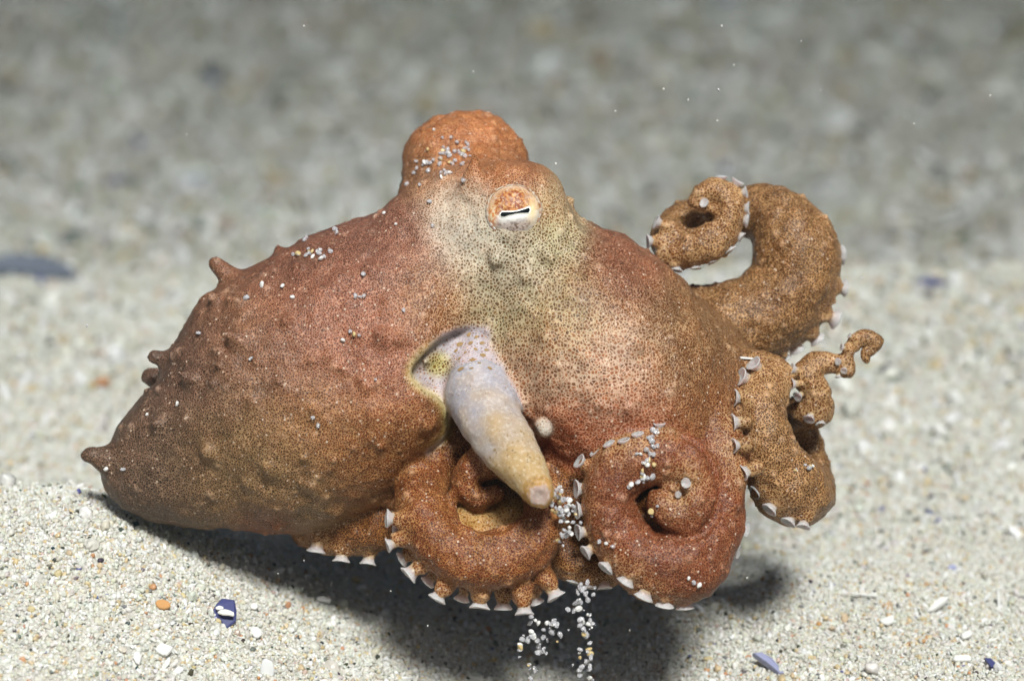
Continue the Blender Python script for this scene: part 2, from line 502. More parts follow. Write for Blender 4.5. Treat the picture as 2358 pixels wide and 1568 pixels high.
# mantle, neck, head, brow of the far eye, arm crown
unite([(318, 1092, 0, 86), (362, 1078, 0, 120), (430, 1046, 0, 164), (550, 998, 0, 226), (640, 942, 0, 283), (700, 906, 0, 314), (790, 850, 0, 308), (860, 797, 0, 286), (920, 748, 0, 252), (985, 685, 0, 220)], .1, 1, sw=1.12)
unite([(800, 955, .3, 190), (885, 940, .55, 150), (922, 935, .74, 112)], .22, 1)
unite([(905, 780, .2, 215), (985, 680, .1, 195), (1065, 580, .1, 165), (1120, 530, .1, 150)], .3, 2)
unite([(1050, 520, .2, 120), (1130, 500, .4, 120), (1185, 498, .52, 117)], .25, 2)
unite([(1080, 560, .3, 90), (1000, 530, .2, 80)], .3, 2)
unite([(1030, 368, -.75, 98), (1085, 361, -.75, 105), (1128, 372, -.75, 90)], .09, 3)
unite([(1045, 440, -.65, 112), (1105, 436, -.6, 112)], .08, 3)
unite([(1010, 490, -.5, 98), (1110, 460, -.35, 100)], .2, 3)
unite([(1180, 490, .45, 108), (1184, 488, .52, 108)], .16, 2)
unite([(1160, 620, .2, 165), (1255, 690, .15, 205), (1345, 800, .15, 258), (1410, 880, .2, 262), (1480, 940, .2, 225)], .28, 4)
unite([(1500, 850, -.2, 190), (1620, 900, -.1, 140), (1680, 930, -.1, 95)], .25, 4)
unite([(1400, 660, -.1, 100), (1560, 800, -.25, 110), (1640, 860, -.25, 90)], .2, 4)
unite([(1150, 1120, .2, 120), (1300, 1130, .25, 140), (1470, 1140, .3, 150)], .15, 7)
# mantle opening beside the siphon
EDGE = spline([(1128, 748), (1090, 752), (1050, 760), (1012, 778), (975, 806), (947, 842), (946, 872), (968, 894), (1002, 915), (1022, 945), (1032, 984), (1020, 1012), (985, 1042)], 60)
POLY = np.vstack([EDGE, [(1000, 1090), (1120, 1090), (1200, 1040), (1190, 960), (1165, 860), (1150, 790)]])
def poly_sdf(X, Y, poly):
    d = np.full(X.shape, 1e9); inside = np.zeros(X.shape, bool); m = len(poly)
    for i in range(m):
        a, b = poly[i], poly[(i + 1) % m]; e = b - a; wx, wy = X - a[0], Y - a[1]
        t = np.clip((wx * e[0] + wy * e[1]) / (e @ e), 0, 1)
        d = np.minimum(d, (wx - e[0] * t) ** 2 + (wy - e[1] * t) ** 2)
        inside ^= ((a[1] > Y) != (b[1] > Y)) & (X < (b[0] - a[0]) * (Y - a[1]) / (b[1] - a[1] + 1e-9) + a[0])
    return np.where(inside, -1, 1) * np.sqrt(d)
def cut_opening():
    k = PPU * DIST / (DIST - 1.05)
    PX, PY = np.meshgrid(W2 + AX[0] * k, H2 - AX[1] * k, indexing='ij')
    near_ = (PX > 900) & (PX < 1240) & (PY > 720) & (PY < 1120)
    d2 = np.full(PX.shape, 3.0); d2[near_] = poly_sdf(PX[near_], PY[near_], POLY) / PPU
    floor_ = np.interp(PX, [940, 1000, 1060, 1110, 1180], [.98, .86, .74, .78, 1.15]) - .35 * np.clip((PY - 960) / 120, 0, 1)
    ii = np.where(d2.min(1) < .3)[0]; jj = np.where(d2.min(0) < .3)[0]
    sl = (slice(ii[0], ii[-1] + 1), slice(jj[0], jj[-1] + 1), slice(int((.2 - LO[2]) / H), SH[2]))
    B = -np.maximum(d2[sl[0], sl[1], None], floor_[sl[0], sl[1], None] - AX[2][None, None, sl[2]])
    A = F[sl]; kk_ = .035
    h = np.clip(.5 - .5 * (A - B) / kk_, 0, 1)
    LAB[sl] = np.where(B > A - .012, 8, LAB[sl])
    F[sl] = A * (1 - h) + B * h + kk_ * h * (1 - h)
cut_opening()
unite([(1106, 775, .58, 50), (1100, 820, .66, 58), (1100, 880, .80, 68), (1116, 935, 1.0, 70)], .14, 8)

ARM = {}
ARM['rear'] = unite([(1560, 740, -.55, 80), (1650, 745, -.6, 95), (1748, 732, -.62, 100), (1822, 662, -.62, 100), (1834, 585, -.62, 98), (1808, 522, -.66, 82), (1750, 492, -.8, 64), (1665, 490, -.9, 56),
                     (1585, 510, -.75, 52), (1548, 548, -.5, 48), (1565, 570, -.28, 46), (1618, 563, -.2, 48), (1660, 532, -.2, 46), (1674, 488, -.2, 41), (1662, 449, -.2, 36), (1628, 440, -.2, 29), (1606, 462, -.17, 23), (1622, 480, -.14, 16)], .09, 5, n=110)
ARM['side'] = unite([(1690, 860, .0, 60), (1772, 868, .25, 54), (1750, 930, .48, 56), (1754, 1000, .55, 62), (1785, 1068, .48, 72), (1826, 1128, .25, 86), (1866, 1110, -.2, 54),
                     (1876, 1062, -.48, 34), (1852, 1005, -.52, 32), (1830, 962, -.42, 34), (1852, 945, -.15, 40), (1880, 945, .0, 38), (1884, 905, .05, 33), (1860, 868, .05, 36), (1878, 836, .03, 31), (1922, 838, .02, 27),
                     (1950, 850, .02, 21), (1951, 815, .03, 16), (1968, 787, .03, 14.5), (1998, 779, .03, 14), (2017, 789, .03, 12), (2004, 803, .03, 9), (1991, 815, .03, 8), (1996, 832, .03, 5)], .05, 6, n=150)
ARM['under'] = unite([(1060, 1130, .1, 85), (950, 1180, .08, 72), (850, 1215, .05, 62), (770, 1232, -.05, 48), (700, 1228, -.15, 30)], .08, 7)
ARM['between'] = unite([(1270, 1260, .5, 60), (1330, 1296, .62, 46), (1390, 1312, .6, 42), (1450, 1300, .5, 38)], .06, 7)
ARM['left_coil'] = unite([(1140, 990, .1, 95), (1040, 1030, .25, 80), (984, 1092, .5, 66), (976, 1172, .85, 63), (1012, 1248, 1.06, 66), (1108, 1288, 1.1, 68), (1212, 1258, 1.1, 66), (1258, 1185, 1.08, 56), (1236, 1105, 1.0, 50),
                          (1168, 1062, .95, 47), (1098, 1072, .93, 42), (1072, 1112, .95, 37), (1100, 1146, .97, 30), (1142, 1136, .97, 21)], .05, 9, n=110)
ARM['right_coil'] = unite([(1590, 940, .5, 90), (1650, 1030, .7, 72), (1652, 1130, .92, 64), (1634, 1220, 1.0, 74), (1580, 1292, 1.06, 88), (1500, 1300, 1.1, 84), (1434, 1250, 1.12, 70), (1404, 1180, 1.12, 62), (1410, 1110, 1.12, 64), (1450, 1062, 1.12, 68),
                           (1515, 1050, 1.12, 66), (1578, 1066, 1.12, 62), (1608, 1115, 1.12, 57), (1600, 1168, 1.14, 54), (1562, 1186, 1.16, 50), (1534, 1160, 1.18, 42), (1544, 1126, 1.16, 31), (1574, 1112, 1.14, 20)], .045, 10, n=120)
unite([(1590, 1200, .6, 95), (1520, 1150, .6, 110)], .06, 7)
unite([(1085, 1195, .72, 50), (1130, 1215, .74, 46), (1180, 1195, .72, 50)], .06, 11)
unite([(1170, 1130, .55, 60), (1150, 1090, .5, 70)], .08, 7)

SIPH = unite([(1100, 800, .46, 54), (1100, 868, .74, 68), (1117, 938, 1.02, 73), (1163, 1014, 1.28, 65), (1206, 1082, 1.47, 52), (1230, 1122, 1.60, 42), (1238, 1137, 1.68, 37)], .10, 12, n=60)
carve([(1249, 1152, 1.95, 24), (1245, 1146, 1.87, 25)], .025, lab=13)

# skin horns and knobs
for pts, k in [([(255, 1062, .15, 34), (222, 1052, .17, 21), (205, 1047, .18, 19), (196, 1047, .18, 14)], .10),
               ([(400, 838, .15, 30), (372, 824, .18, 20), (356, 822, .2, 18)], .10), ([(360, 872, -.3, 30), (342, 866, -.32, 16), (336, 872, -.32, 12)], .06),
               ([(545, 650, .15, 30), (518, 626, .18, 20), (504, 612, .2, 16), (498, 607, .2, 15)], .08), ([(650, 590, .05, 18), (640, 572, .05, 11)], .07),
               ([(1270, 492, .2, 44), (1302, 472, .22, 22), (1322, 460, .24, 6)], .08),
               
               
               
               ([(1250, 985, 1.0, 22), (1246, 980, 1.12, 17), (1252, 992, 1.14, 12)], .04),
               ([(1712, 830, -.15, 30), (1725, 823, -.1, 8)], .06), ([(1905, 1068, -.4, 12), (1912, 1066, -.4, 6)], .03), ([(1866, 1000, -.5, 10), (1878, 990, -.5, 5)], .03),
               ([(1838, 470, -.6, 14), (1840, 460, -.6, 5)], .03)]:
    unite(pts, k, int(LAB[tuple(np.clip(np.round((P(*pts[0][:3]) - LO) / H).astype(int), 0, SH - 1))]) or 1)

def surf(dx, dy):
    """first skin met along the line of sight"""
    ws = np.arange(2.0, -1.6, -.01)
    p = np.array([P(dx, dy, w) for w in ws])
    v = F[tuple(np.clip(np.round((p - LO) / H).astype(int), 0, SH - 1).T)]
    k = np.argmax(v < 0)
    return (p[k] if v[k] < 0 else None)

for (dx, dy, r, hgt, lx, ly) in [(540, 698, 22, .13, -.5, .5), (543, 782, 22, .13, -.6, .3), (880, 775, 20, .11, -.4, .5), (430, 868, 18, .11, -.6, .4), (720, 950, 18, .1, -.2, .4), (372, 980, 20, .11, -.6, .2), (500, 692, 18, .12, -.6, .5),
                                 (1146, 592, 17, .11, -.3, -.6), (1264, 588, 18, .10, .4, -.6), (640, 1210, 24, .08, -.1, -.8), (575, 1236, 26, .09, -.1, -.9), (660, 740, 18, .08, -.2, .3), (620, 1080, 18, .07, -.2, .1), (480, 1040, 22, .08, -.4, .1),
                                 *[(random.uniform(330, 1000), random.uniform(600, 1180), random.uniform(7, 14), random.uniform(.03, .08), random.uniform(-.6, .2), random.uniform(-.3, .6)) for _ in range(46)],
                                 *[(random.uniform(1180, 1650), random.uniform(640, 960), random.uniform(6, 11), random.uniform(.02, .05), random.uniform(-.2, .5), random.uniform(-.3, .6)) for _ in range(16)],
                                 (1700, 640, 14, .06, .2, .5), (1094, 425, 30, .30, -.05, 1.6), (850, 620, 16, .08, -.3, .6), (1215, 640, 16, .07, 0, -.3), (1120, 765, 10, .07, 0, .2), (1330, 640, 16, .06, .2, .3)]:
    c = surf(dx, dy)
    if c is None: continue
    k = PPU * DIST / (DIST - c[2]); d = np.array([lx, ly, .75]); d /= np.linalg.norm(d)
    rows = []
    for a_, b_ in ((-.06, 1.3), (hgt * .45, .62), (hgt, .22)):
        q = c + d * a_; kq = PPU * DIST / (DIST - q[2]); rows.append((W2 + q[0] * kq, H2 - q[1] * kq, q[2], r * b_))
    unite(rows, .07, int(LAB[tuple(np.clip(np.round((c - np.array([0, 0, .05]) - LO) / H).astype(int), 0, SH - 1))]) or 1)

def groove(pts, r, depth):
    q = [surf(x, y) for (x, y) in pts]
    rows = [(W2 + p[0] * PPU * DIST / (DIST - p[2]), H2 - p[1] * PPU * DIST / (DIST - p[2]), p[2] - depth, r) for p in q if p is not None]
    if len(rows) > 2: carve(rows, .03)
groove([(1462, 1150), (1485, 1186), (1520, 1222), (1572, 1240), (1622, 1224), (1653, 1172), (1656, 1112), (1638, 1060), (1602, 1022), (1560, 1002)], 9, .02)
groove([(1545, 1142), (1522, 1125), (1500, 1122), (1478, 1132), (1462, 1150)], 9, .02)
groove([(1655, 470), (1640, 500), (1605, 512), (1570, 505)], 7, .015)
rim = [surf(x, y) for (x, y) in ((1040, 1140), (1044, 1170), (1056, 1198), (1080, 1222), (1112, 1236), (1146, 1238), (1178, 1222), (1200, 1200))]
rows = [(W2 + q[0] * PPU * DIST / (DIST - q[2]), H2 - q[1] * PPU * DIST / (DIST - q[2]), max(q[2], .95) + .01, 9) for q in rim if q is not None]
unite(rows, .06, 9, n=40)

def surface_nets():
    S = F < 0
    c = np.zeros(SH - 1, np.uint8)
    for a in (0, 1):
        for b in (0, 1):
            for d in (0, 1):
                c += S[a:SH[0] - 1 + a, b:SH[1] - 1 + b, d:SH[2] - 1 + d]
    act = np.argwhere((c > 0) & (c < 8))
    vid = np.full(SH - 1, -1, np.int32); vid[tuple(act.T)] = np.arange(len(act))
    acc = np.zeros((len(act), 3)); cnt = np.zeros(len(act))
    corners = [(a, b, d) for a in (0, 1) for b in (0, 1) for d in (0, 1)]
    val = {q: F[act[:, 0] + q[0], act[:, 1] + q[1], act[:, 2] + q[2]] for q in corners}
    for q in corners:
        for ax in range(3):
            if q[ax] == 0:
                r = list(q); r[ax] = 1; r = tuple(r)
                f0, f1 = val[q], val[r]; m = (f0 < 0) != (f1 < 0)
                t = np.where(m, f0 / np.where(m, f0 - f1, 1), 0)
                p = np.tile(np.array(q, float), (len(act), 1)); p[:, ax] += t
                acc[m] += p[m]; cnt[m] += 1
    verts = LO + H * (act + acc / cnt[:, None])
    quads = []
    for ax in range(3):
        o1, o2 = [(1, 2), (2, 0), (0, 1)][ax]
        sa = [slice(None)] * 3; sb = [slice(None)] * 3
        sa[ax] = slice(0, -1); sb[ax] = slice(1, None)
        A, B = S[tuple(sa)], S[tuple(sb)]
        e = np.argwhere(A != B)
        e = e[(e[:, o1] > 0) & (e[:, o2] > 0) & (e[:, o1] < SH[o1] - 1) & (e[:, o2] < SH[o2] - 1)]
        ins = A[tuple(e.T)]
        def g(d1, d2):
            q = e.copy(); q[:, o1] += d1; q[:, o2] += d2
            return vid[tuple(q.T)]
        v = np.stack([g(-1, -1), g(0, -1), g(0, 0), g(-1, 0)], -1)
        v[~ins] = v[~ins][:, ::-1]
        quads.append(v)
    return verts, np.vstack(quads)

def sample(field, p):
    q = (p - LO) / H; i = np.clip(np.floor(q).astype(int), 0, SH - 2); f = q - i
    out = 0
    for a in (0, 1):
        for b in (0, 1):
            for c in (0, 1):
                wgt = (f[:, 0] if a else 1 - f[:, 0]) * (f[:, 1] if b else 1 - f[:, 1]) * (f[:, 2] if c else 1 - f[:, 2])
                out = out + wgt * field[i[:, 0] + a, i[:, 1] + b, i[:, 2] + c]
    return out

def gradient(p):
    g = np.stack([sample(F, p + d) - sample(F, p - d) for d in np.eye(3) * H * .8], -1)
    n = np.linalg.norm(g, axis=1, keepdims=True)
    return g / np.maximum(n, 1e-6), n[:, 0] / (1.6 * H)

# ------------------------------------------------------------------ suckers: where and which way
SUCK = []   # (x, y, w, dir in the picture, forward tilt, size px)
def S_(w, rows, size, fwd=.25, arm=7):
    for row in rows:
        SUCK.append((row[0], row[1], w, row[2], row[3], row[4] if len(row) > 4 else fwd, row[5] if len(row) > 5 else size, arm))
S_(1.08, [(893, 1194, -1, .05), (893, 1255, -.95, -.3), (942, 1323, -.75, -.65), (1006, 1378, -.5, -.87), (1104, 1396, -.1, -1), (1207, 1410, .05, -1), (1280, 1372, .5, -.85)], 23, .18, arm=9)
S_(.82, [(912, 1224, -1, -.1), (925, 1287, -.85, -.5), (984, 1340, -.6, -.75), (1064, 1380, -.25, -1), (1158, 1397, 0, -1), (1236, 1386, .3, -1)], 22, -.1, arm=9)
S_(.1, [(848, 1296, -.15, -1), (786, 1290, -.1, -1), (728, 1268, -.2, -1)], 23, .1)
S_(1.15, [(1334, 1062, -.8, .5), (1328, 1126, -1, 0), (1330, 1175, -1, 0), (1332, 1225, -1, -.1), (1348, 1272, -.8, -.5), (1394, 1308, -.65, -.7)], 22, .3, arm=10)
S_(1.05, [(1440, 1340, -.5, -.85), (1482, 1374, -.4, -.9), (1530, 1393, -.15, -1), (1576, 1398, .1, -1)], 22, .0, arm=10)
S_(.95, [(1372, 1040, -.6, .8), (1402, 1022, -.45, .9), (1436, 1014, -.3, .95), (1468, 1000, -.2, 1), (1519, 976, 0, 1)], 15, .2, arm=10)
S_(.65, [(1318, 1340, -.3, -.95), (1356, 1352, -.1, -1), (1392, 1352, .1, -1)], 19, .2)
SUCK += [(1580, 1112, 1.24, -.2, .1, 1.0, 12, 10), (1562, 1138, 1.22, -.3, -.2, 1.0, 8, 10), (1716, 1216, .62, .8, 0, .6, 19, 10), (1700, 1270, .8, .9, -.3, .3, 18, 10)]
S_(.5, [(1736, 838, -.7, .7), (1708, 868, -.9, .35), (1692, 915, -1, .1), (1688, 972, -1, 0), (1690, 1026, -1, -.05), (1712, 1088, -.95, -.3), (1738, 1134, -.85, -.5), (1772, 1172, -.7, -.7), (1816, 1202, -.5, -.85), (1850, 1212, -.2, -1)], 21, .35, arm=6)
S_(.12, [(1824, 850, -.9, .3), (1824, 884, -1, 0), (1838, 912, -.8, -.4, .7), (1864, 962, -.5, -.8, .7), (1890, 976, .1, -1), (1930, 832, -.4, -.3, .9, 10), (1944, 852, -.5, -.6, .8, 9), (1938, 800, -.9, .2, .2, 9), (1955, 772, -.7, .7, .2, 8), (1930, 868, 0, -1, .2, 9)], 14, .3, arm=6)
S_(-.18, [(1718, 442, 1, .2), (1722, 480, 1, 0), (1720, 508, 1, -.2), (1708, 546, .8, -.6), (1680, 576, .6, -.8), (1642, 603, .4, -.9), (1602, 618, .1, -1), (1556, 620, -.2, -1), (1518, 602, -.7, -.7), (1494, 556, -1, -.1), (1512, 512, -.9, .4), (1662, 408, 0, 1), (1698, 418, .5, .85)], 17, .15, arm=5)
S_(-.62, [(1900, 520, .9, .4), (1936, 588, 1, .15), (1944, 664, 1, -.1), (1922, 734, .9, -.4), (1882, 782, .7, -.7), (1836, 806, .5, -.85), (1798, 826, .4, -.9)], 24, -.25, arm=5)
S_(-.16, [(1622, 468, -.3, .3, 1.0, 11)], 12, arm=5)

for i, (x, y, w, ddx, ddy, fwd, size, arm) in enumerate(SUCK):
    h_ = surf(x, y)
    if h_ is not None and fwd >= 0 and h_[2] > w - .05 and (w > .0 or fwd > .6) and h_[2] < w + .6: w = h_[2] + .04
    SUCK[i] = (x, y, w, ddx, ddy, fwd, size, arm)
for (x, y, w, ddx, ddy, fwd, size, arm) in SUCK:
    if fwd > .65: continue
    d = np.array([ddx, ddy, fwd]); d /= np.linalg.norm(d); sz = size / PPU; c = P(x, y, w); rows = []
    for a_, b_ in (((-2.6, 1.15), (-1.6, 1.0), (-.75, .62)) if arm != 6 else ((-1.6, .95), (-1.1, .8), (-.7, .55))):
        q = c + d * a_ * sz; kq = PPU * DIST / (DIST - q[2]); rows.append((W2 + q[0] * kq, H2 - q[1] * kq, q[2], size * b_))
    unite(rows, .045, arm)

V, Q = surface_nets()
for _ in range(2):
    G, gl = gradient(V)
    V = V - G * np.clip(sample(F, V) / np.maximum(gl, .3), -.5 * H, .5 * H)[:, None]
G, _ = gradient(V)
edges = np.unique(np.sort(np.vstack([Q[:, [0, 1]], Q[:, [1, 2]], Q[:, [2, 3]], Q[:, [3, 0]]]), 1), axis=0)
deg = np.bincount(edges.ravel(), minlength=len(V)).astype(float)

def relax(arr, n):
    a = np.array(arr, float)
    for _ in range(n):
        s = np.zeros_like(a)
        if a.ndim == 1:
            s = np.bincount(edges[:, 0], a[edges[:, 1]], len(V)) + np.bincount(edges[:, 1], a[edges[:, 0]], len(V))
            a = .5 * a + .5 * s / deg
        else:
            for c in range(a.shape[1]):
                s[:, c] = np.bincount(edges[:, 0], a[edges[:, 1], c], len(V)) + np.bincount(edges[:, 1], a[edges[:, 0], c], len(V))
            a = .5 * a + .5 * s / deg[:, None]
    return a

V = relax(V, 3)
G = relax(G, 2); G /= np.linalg.norm(G, axis=1, keepdims=True)
# where each skin spot lies on the photograph
kk = PPU * DIST / (DIST - V[:, 2])
DX, DY = W2 + V[:, 0] * kk, H2 - V[:, 1] * kk
ij = np.clip(np.round((V - LO) / H).astype(int), 0, SH - 1)
lab = LAB[tuple(ij.T)]

ZONES = [  # x, y, reach, pale colour, spot colour, spot size, coarseness
    (300, 1090, 150, (158, 130, 108), (72, 50, 38), .47, 0), (420, 860, 120, (150, 122, 105), (76, 52, 42), .48, 0), (560, 1060, 140, (186, 152, 112), (98, 66, 38), .43, .15), (570, 800, 120, (192, 146, 114), (104, 62, 42), .46, 0),
    (780, 790, 140, (214, 156, 126), (132, 70, 50), .46, 0), (740, 950, 90, (205, 158, 112), (112, 66, 36), .44, .15), (880, 1040, 90, (200, 150, 102), (118, 58, 26), .45, .3), (600, 1225, 50, (190, 122, 90), (112, 56, 36), .47, .1),
    (680, 620, 90, (178, 132, 108), (104, 58, 42), .48, 0), (880, 560, 110, (190, 142, 118), (108, 60, 46), .47, 0), (1070, 320, 110, (228, 166, 118), (156, 82, 44), .45, 0), (960, 400, 50, (205, 160, 120), (120, 75, 50), .45, 0),
    (1045, 480, 60, (248, 236, 214), (160, 124, 90), .22, .5), (1085, 540, 62, (246, 236, 212), (146, 114, 82), .20, .6), (1270, 470, 50, (240, 212, 168), (150, 98, 58), .34, .4), (1200, 410, 40, (215, 160, 118), (140, 78, 48), .44, .1),
    (1150, 620, 80, (232, 220, 190), (118, 88, 58), .32, .9), (1290, 560, 50, (224, 216, 176), (110, 84, 52), .34, .8), (1000, 690, 80, (212, 168, 130), (126, 76, 46), .43, .5), (1130, 700, 60, (205, 190, 150), (110, 78, 46), .38, 1),
    (1300, 720, 100, (212, 190, 146), (120, 80, 44), .40, 1), (1400, 860, 120, (240, 206, 176), (156, 94, 62), .36, 1), (1250, 860, 70, (214, 182, 150), (132, 78, 50), .38, 1), (1420, 620, 80, (196, 142, 112), (118, 64, 44), .46, .2),
    (1580, 790, 110, (198, 160, 120), (112, 68, 36), .45, .4), (1450, 985, 80, (206, 138, 104), (138, 62, 34), .46, .6), (1300, 985, 60, (200, 132, 98), (132, 60, 34), .46, .5), (1630, 930, 80, (192, 140, 96), (116, 60, 30), .46, .2)]
AZONE = {5: ((206, 162, 116), (118, 72, 36), .46, .3), 6: ((208, 164, 118), (116, 70, 32), .45, .25), 7: ((190, 132, 80), (112, 58, 22), .48, .2), 9: ((206, 148, 96), (136, 60, 24), .48, .2), 10: ((192, 132, 96), (130, 56, 28), .50, .12), 12: ((204, 194, 196), (190, 175, 175), .0, 1), 13: ((204, 194, 196), (190, 175, 175), .0, 1), 8: ((204, 194, 196), (150, 105, 80), .0, 1), 11: ((216, 176, 112), (168, 108, 50), .32, .6)}
PALE = .64
wsum = np.full(len(V), 1e-5)
gapc = np.tile(srgb(190, 145, 110) * PALE * 1e-5, (len(V), 1)); dotc = np.tile(srgb(110, 62, 38) * PALE * 1e-5, (len(V), 1)); dsz = np.full(len(V), .46e-5); crs = np.full(len(V), .1e-5)
front = np.clip(.45 + G[:, 2], 0.15, 1)
for (x, y, s, ga, do, sz, cs) in ZONES:
    wgt = np.exp(-((DX - x) ** 2 + (DY - y) ** 2) / s ** 2) * front
    wsum += wgt; gapc += wgt[:, None] * srgb(*ga) * PALE; dotc += wgt[:, None] * srgb(*do) * PALE; dsz += wgt * sz; crs += wgt * cs
gapc /= wsum[:, None]; dotc /= wsum[:, None]; dsz /= wsum; crs /= wsum
for k, (ga, do, sz, cs) in AZONE.items():
    m = lab == k
    am = .84 if k in (9, 10, 7) else .92 if k in (5, 6) else 1.1
    gapc[m] = srgb(*ga) * PALE * am * (1.22 if k in (5, 6, 7, 9, 10) else 1); dotc[m] = srgb(*do) * PALE * am * (.80 if k in (5, 6, 7, 9, 10) else 1); dsz[m] = sz; crs[m] = cs
gapc = relax(gapc, 5); dotc = relax(dotc, 5); dsz = relax(dsz, 5); crs = relax(crs, 5)

def blotch(x, y, s, ga, do, sz, amount=1.0, sy=None, only=None):
    """a patch of skin pigment of its own shape"""
    global gapc, dotc, dsz
    wgt = amount * np.exp(-(((DX - x) / s) ** 2 + ((DY - y) / (sy or s)) ** 2) ** 2) * (V[:, 2] > .3)
    if only is not None: wgt = wgt * (lab == only)
    gapc = gapc * (1 - wgt[:, None]) + wgt[:, None] * srgb(*ga) * PALE
    dotc = dotc * (1 - wgt[:, None]) + wgt[:, None] * srgb(*do) * PALE
    dsz = dsz * (1 - wgt) + sz * wgt
for a in [(1008, 838, 30, (225, 215, 150), (120, 80, 30), .34), (1252, 986, 24, (232, 222, 205), (170, 130, 95), .16)]:
    blotch(*a)
ed = np.full(len(V), 1e9)
sel = (DX > 900) & (DX < 1160) & (DY > 720) & (DY < 1080) & (V[:, 2] > .5)
for e_ in EDGE: ed[sel] = np.minimum(ed[sel], np.hypot(DX[sel] - e_[0], DY[sel] - e_[1]))
yl = (np.exp(-(ed / 11) ** 2) * np.clip((DY - 770) / 40, 0, 1) * np.clip((1050 - DY) / 50, 0, 1) * .8)[:, None]
gapc = gapc * (1 - yl) + yl * srgb(232, 212, 140) * PALE; dotc = dotc * (1 - yl) + yl * srgb(196, 160, 84) * PALE
dotc = .96 * dotc + .04 * gapc
for arr_ in (gapc, dotc):
    lum = (arr_ @ np.array([.3, .5, .2]))[:, None]; arr_ += .10 * (arr_ - lum)
# reddish and olive mottling, soft skin folds, warts
mot = vnoise3(V * 2.2, 4) + .5 * vnoise3(V * 4.7, 9)
dotc *= np.array([.98, 1.05, 1.06]); gapc *= np.array([.98, .99, 1.04])
gapc *= 1 + mot[:, None] * np.array([.16, .14, .10]); dotc *= 1 + mot[:, None] * np.array([.24, .18, .12])
disp = (.05 * vnoise3(V * 9, 27) + .04 * vnoise3(V * 18, 28)) * (lab == 3) * .5 + (.016 * vnoise3(V * 11, 33) + .014 * vnoise3(V * 22, 34)) * (lab > 4) * (lab < 11) * (lab != 8) + .055 * vnoise3(V * 2.6, 21) + .034 * vnoise3(V * 6.0, 22) + .016 * vnoise3(V * 13, 23)
wart = np.zeros(len(V))
tree_pts = rng.choice(len(V), 1500, replace=False)
cell = {}
from mathutils.kdtree import KDTree
kd = KDTree(len(V))
for i in range(len(V)): kd.insert(V[i], i)
kd.balance()
for i in tree_pts:
    if lab[i] in (8, 12, 13) or (lab[i] < 5 and rng.random() < .55): continue
    small = rng.random()
    rr = .022 + .026 * small ** 3; hh = (.012 + .026 * small ** 2) * (1.0 if lab[i] > 4 else .8)
    for (co, j, d) in kd.find_range(V[i], rr * 2):
        g = math.exp(-(d / rr) ** 2 * 1.6)
        disp[j] += hh * g; wart[j] = max(wart[j], g * (.3 + .7 * small))

sp = np.array([P(x, y, w) for (x, y, w, *_r) in SUCK])
dmin = np.full(len(V), 9.0)
for p in sp: dmin = np.minimum(dmin, np.linalg.norm(V - p, axis=1))
near = np.clip(1.3 - dmin / .26, 0, 1) ** 1.2 * (lab > 4) * (lab != 8) * (lab < 12)
gapc = gapc * (1 - .75 * near[:, None]) + .75 * near[:, None] * srgb(222, 182, 130) * PALE
dotc = dotc * (1 - .5 * near[:, None]) + .5 * near[:, None] * srgb(150, 84, 34) * PALE
dsz = dsz - .10 * near; crs = np.clip(crs + .4 * near, 0, 1)
V = V + G * disp[:, None]

BASE = P(1150, 1330, .3)
root = bpy.data.objects.new('octopus', None); COL.objects.link(root)
FRAME = Matrix.Rotation(math.pi / 2 - PITCH, 4, 'X')
root.matrix_world = FRAME @ Matrix.Translation(Vector(BASE))
root.empty_display_size = .5
tag(root, 'mottled rust brown octopus with curled arms crouching over the pale sand', 'octopus')
OFF = tuple(-BASE)
full = new_mesh('whole', V, quads=Q)
VN = np.zeros(len(V) * 3, np.float32); full.vertices.foreach_get('normal', VN); VN = VN.reshape(-1, 3)
is_s = (lab == 12) | ((lab == 13) & (V[:, 2] > 1.4))
ts = np.zeros(len(V)); dd_ = np.full(len(V), 9.0)
for i_, row_ in enumerate(SIPH):
    q_ = np.linalg.norm(V - row_[:3], axis=1); m_ = q_ < dd_; dd_[m_] = q_[m_]; ts[m_] = i_ / 59.0
is_s &= ts > .12
qs = is_s[Q].sum(1) >= 2
def sub_mesh(name, quads):
    used = np.unique(quads); re_ = np.full(len(V), -1); re_[used] = np.arange(len(used))
    m_ = new_mesh(name, V[used], quads=re_[quads])
    m_.normals_split_custom_set_from_vertices([tuple(x) for x in VN[used].tolist()])
    return m_, used
me, U = sub_mesh('octopus_body', Q[~qs])
color_attr(me, 'gapcol', np.clip(gapc, .01, .8)[U]); color_attr(me, 'dotcol', np.clip(dotc, .005, .8)[U])
float_attr(me, 'dotsize', dsz[U]); float_attr(me, 'coarse', crs[U]); float_attr(me, 'wart', wart[U])
sme, US = sub_mesh('siphon', Q[qs])
VS, TS = V[US], ts[US]
white, lav, gold = srgb(204, 194, 196) * .58, srgb(204, 198, 206) * .60, srgb(216, 184, 132) * .64
g_ = np.clip(TS / .25, 0, 1)[:, None]; f_ = np.clip((TS + .28 * vnoise3(VS * 6, 5) - .30) / .34, 0, 1)[:, None]
scol = (white * (1 - g_) + lav * g_) * (1 - f_) + gold * f_
dp_ = np.clip((TS - .86) / .14, 0, 1)[:, None]; scol = scol * (1 - dp_) + srgb(208, 162, 92) * .64 * dp_
streak = np.clip(vnoise3(VS * np.array([9, 9, 9]) + np.array([0, 0, 3]), 44) * 3 - .3, 0, 1)[:, None] * (1 - f_)
scol = scol * (1 - .35 * streak) + srgb(232, 228, 236) * .8 * .35 * streak
scol[lab[US] == 13] = srgb(196, 172, 160) * .72
color_attr(sme, 'col', scol)
siphon = link('siphon', sme, M_SIPHON, root, OFF)
siphon['label'] = 'pale lavender and gold tube pointing down beside the mantle edge'
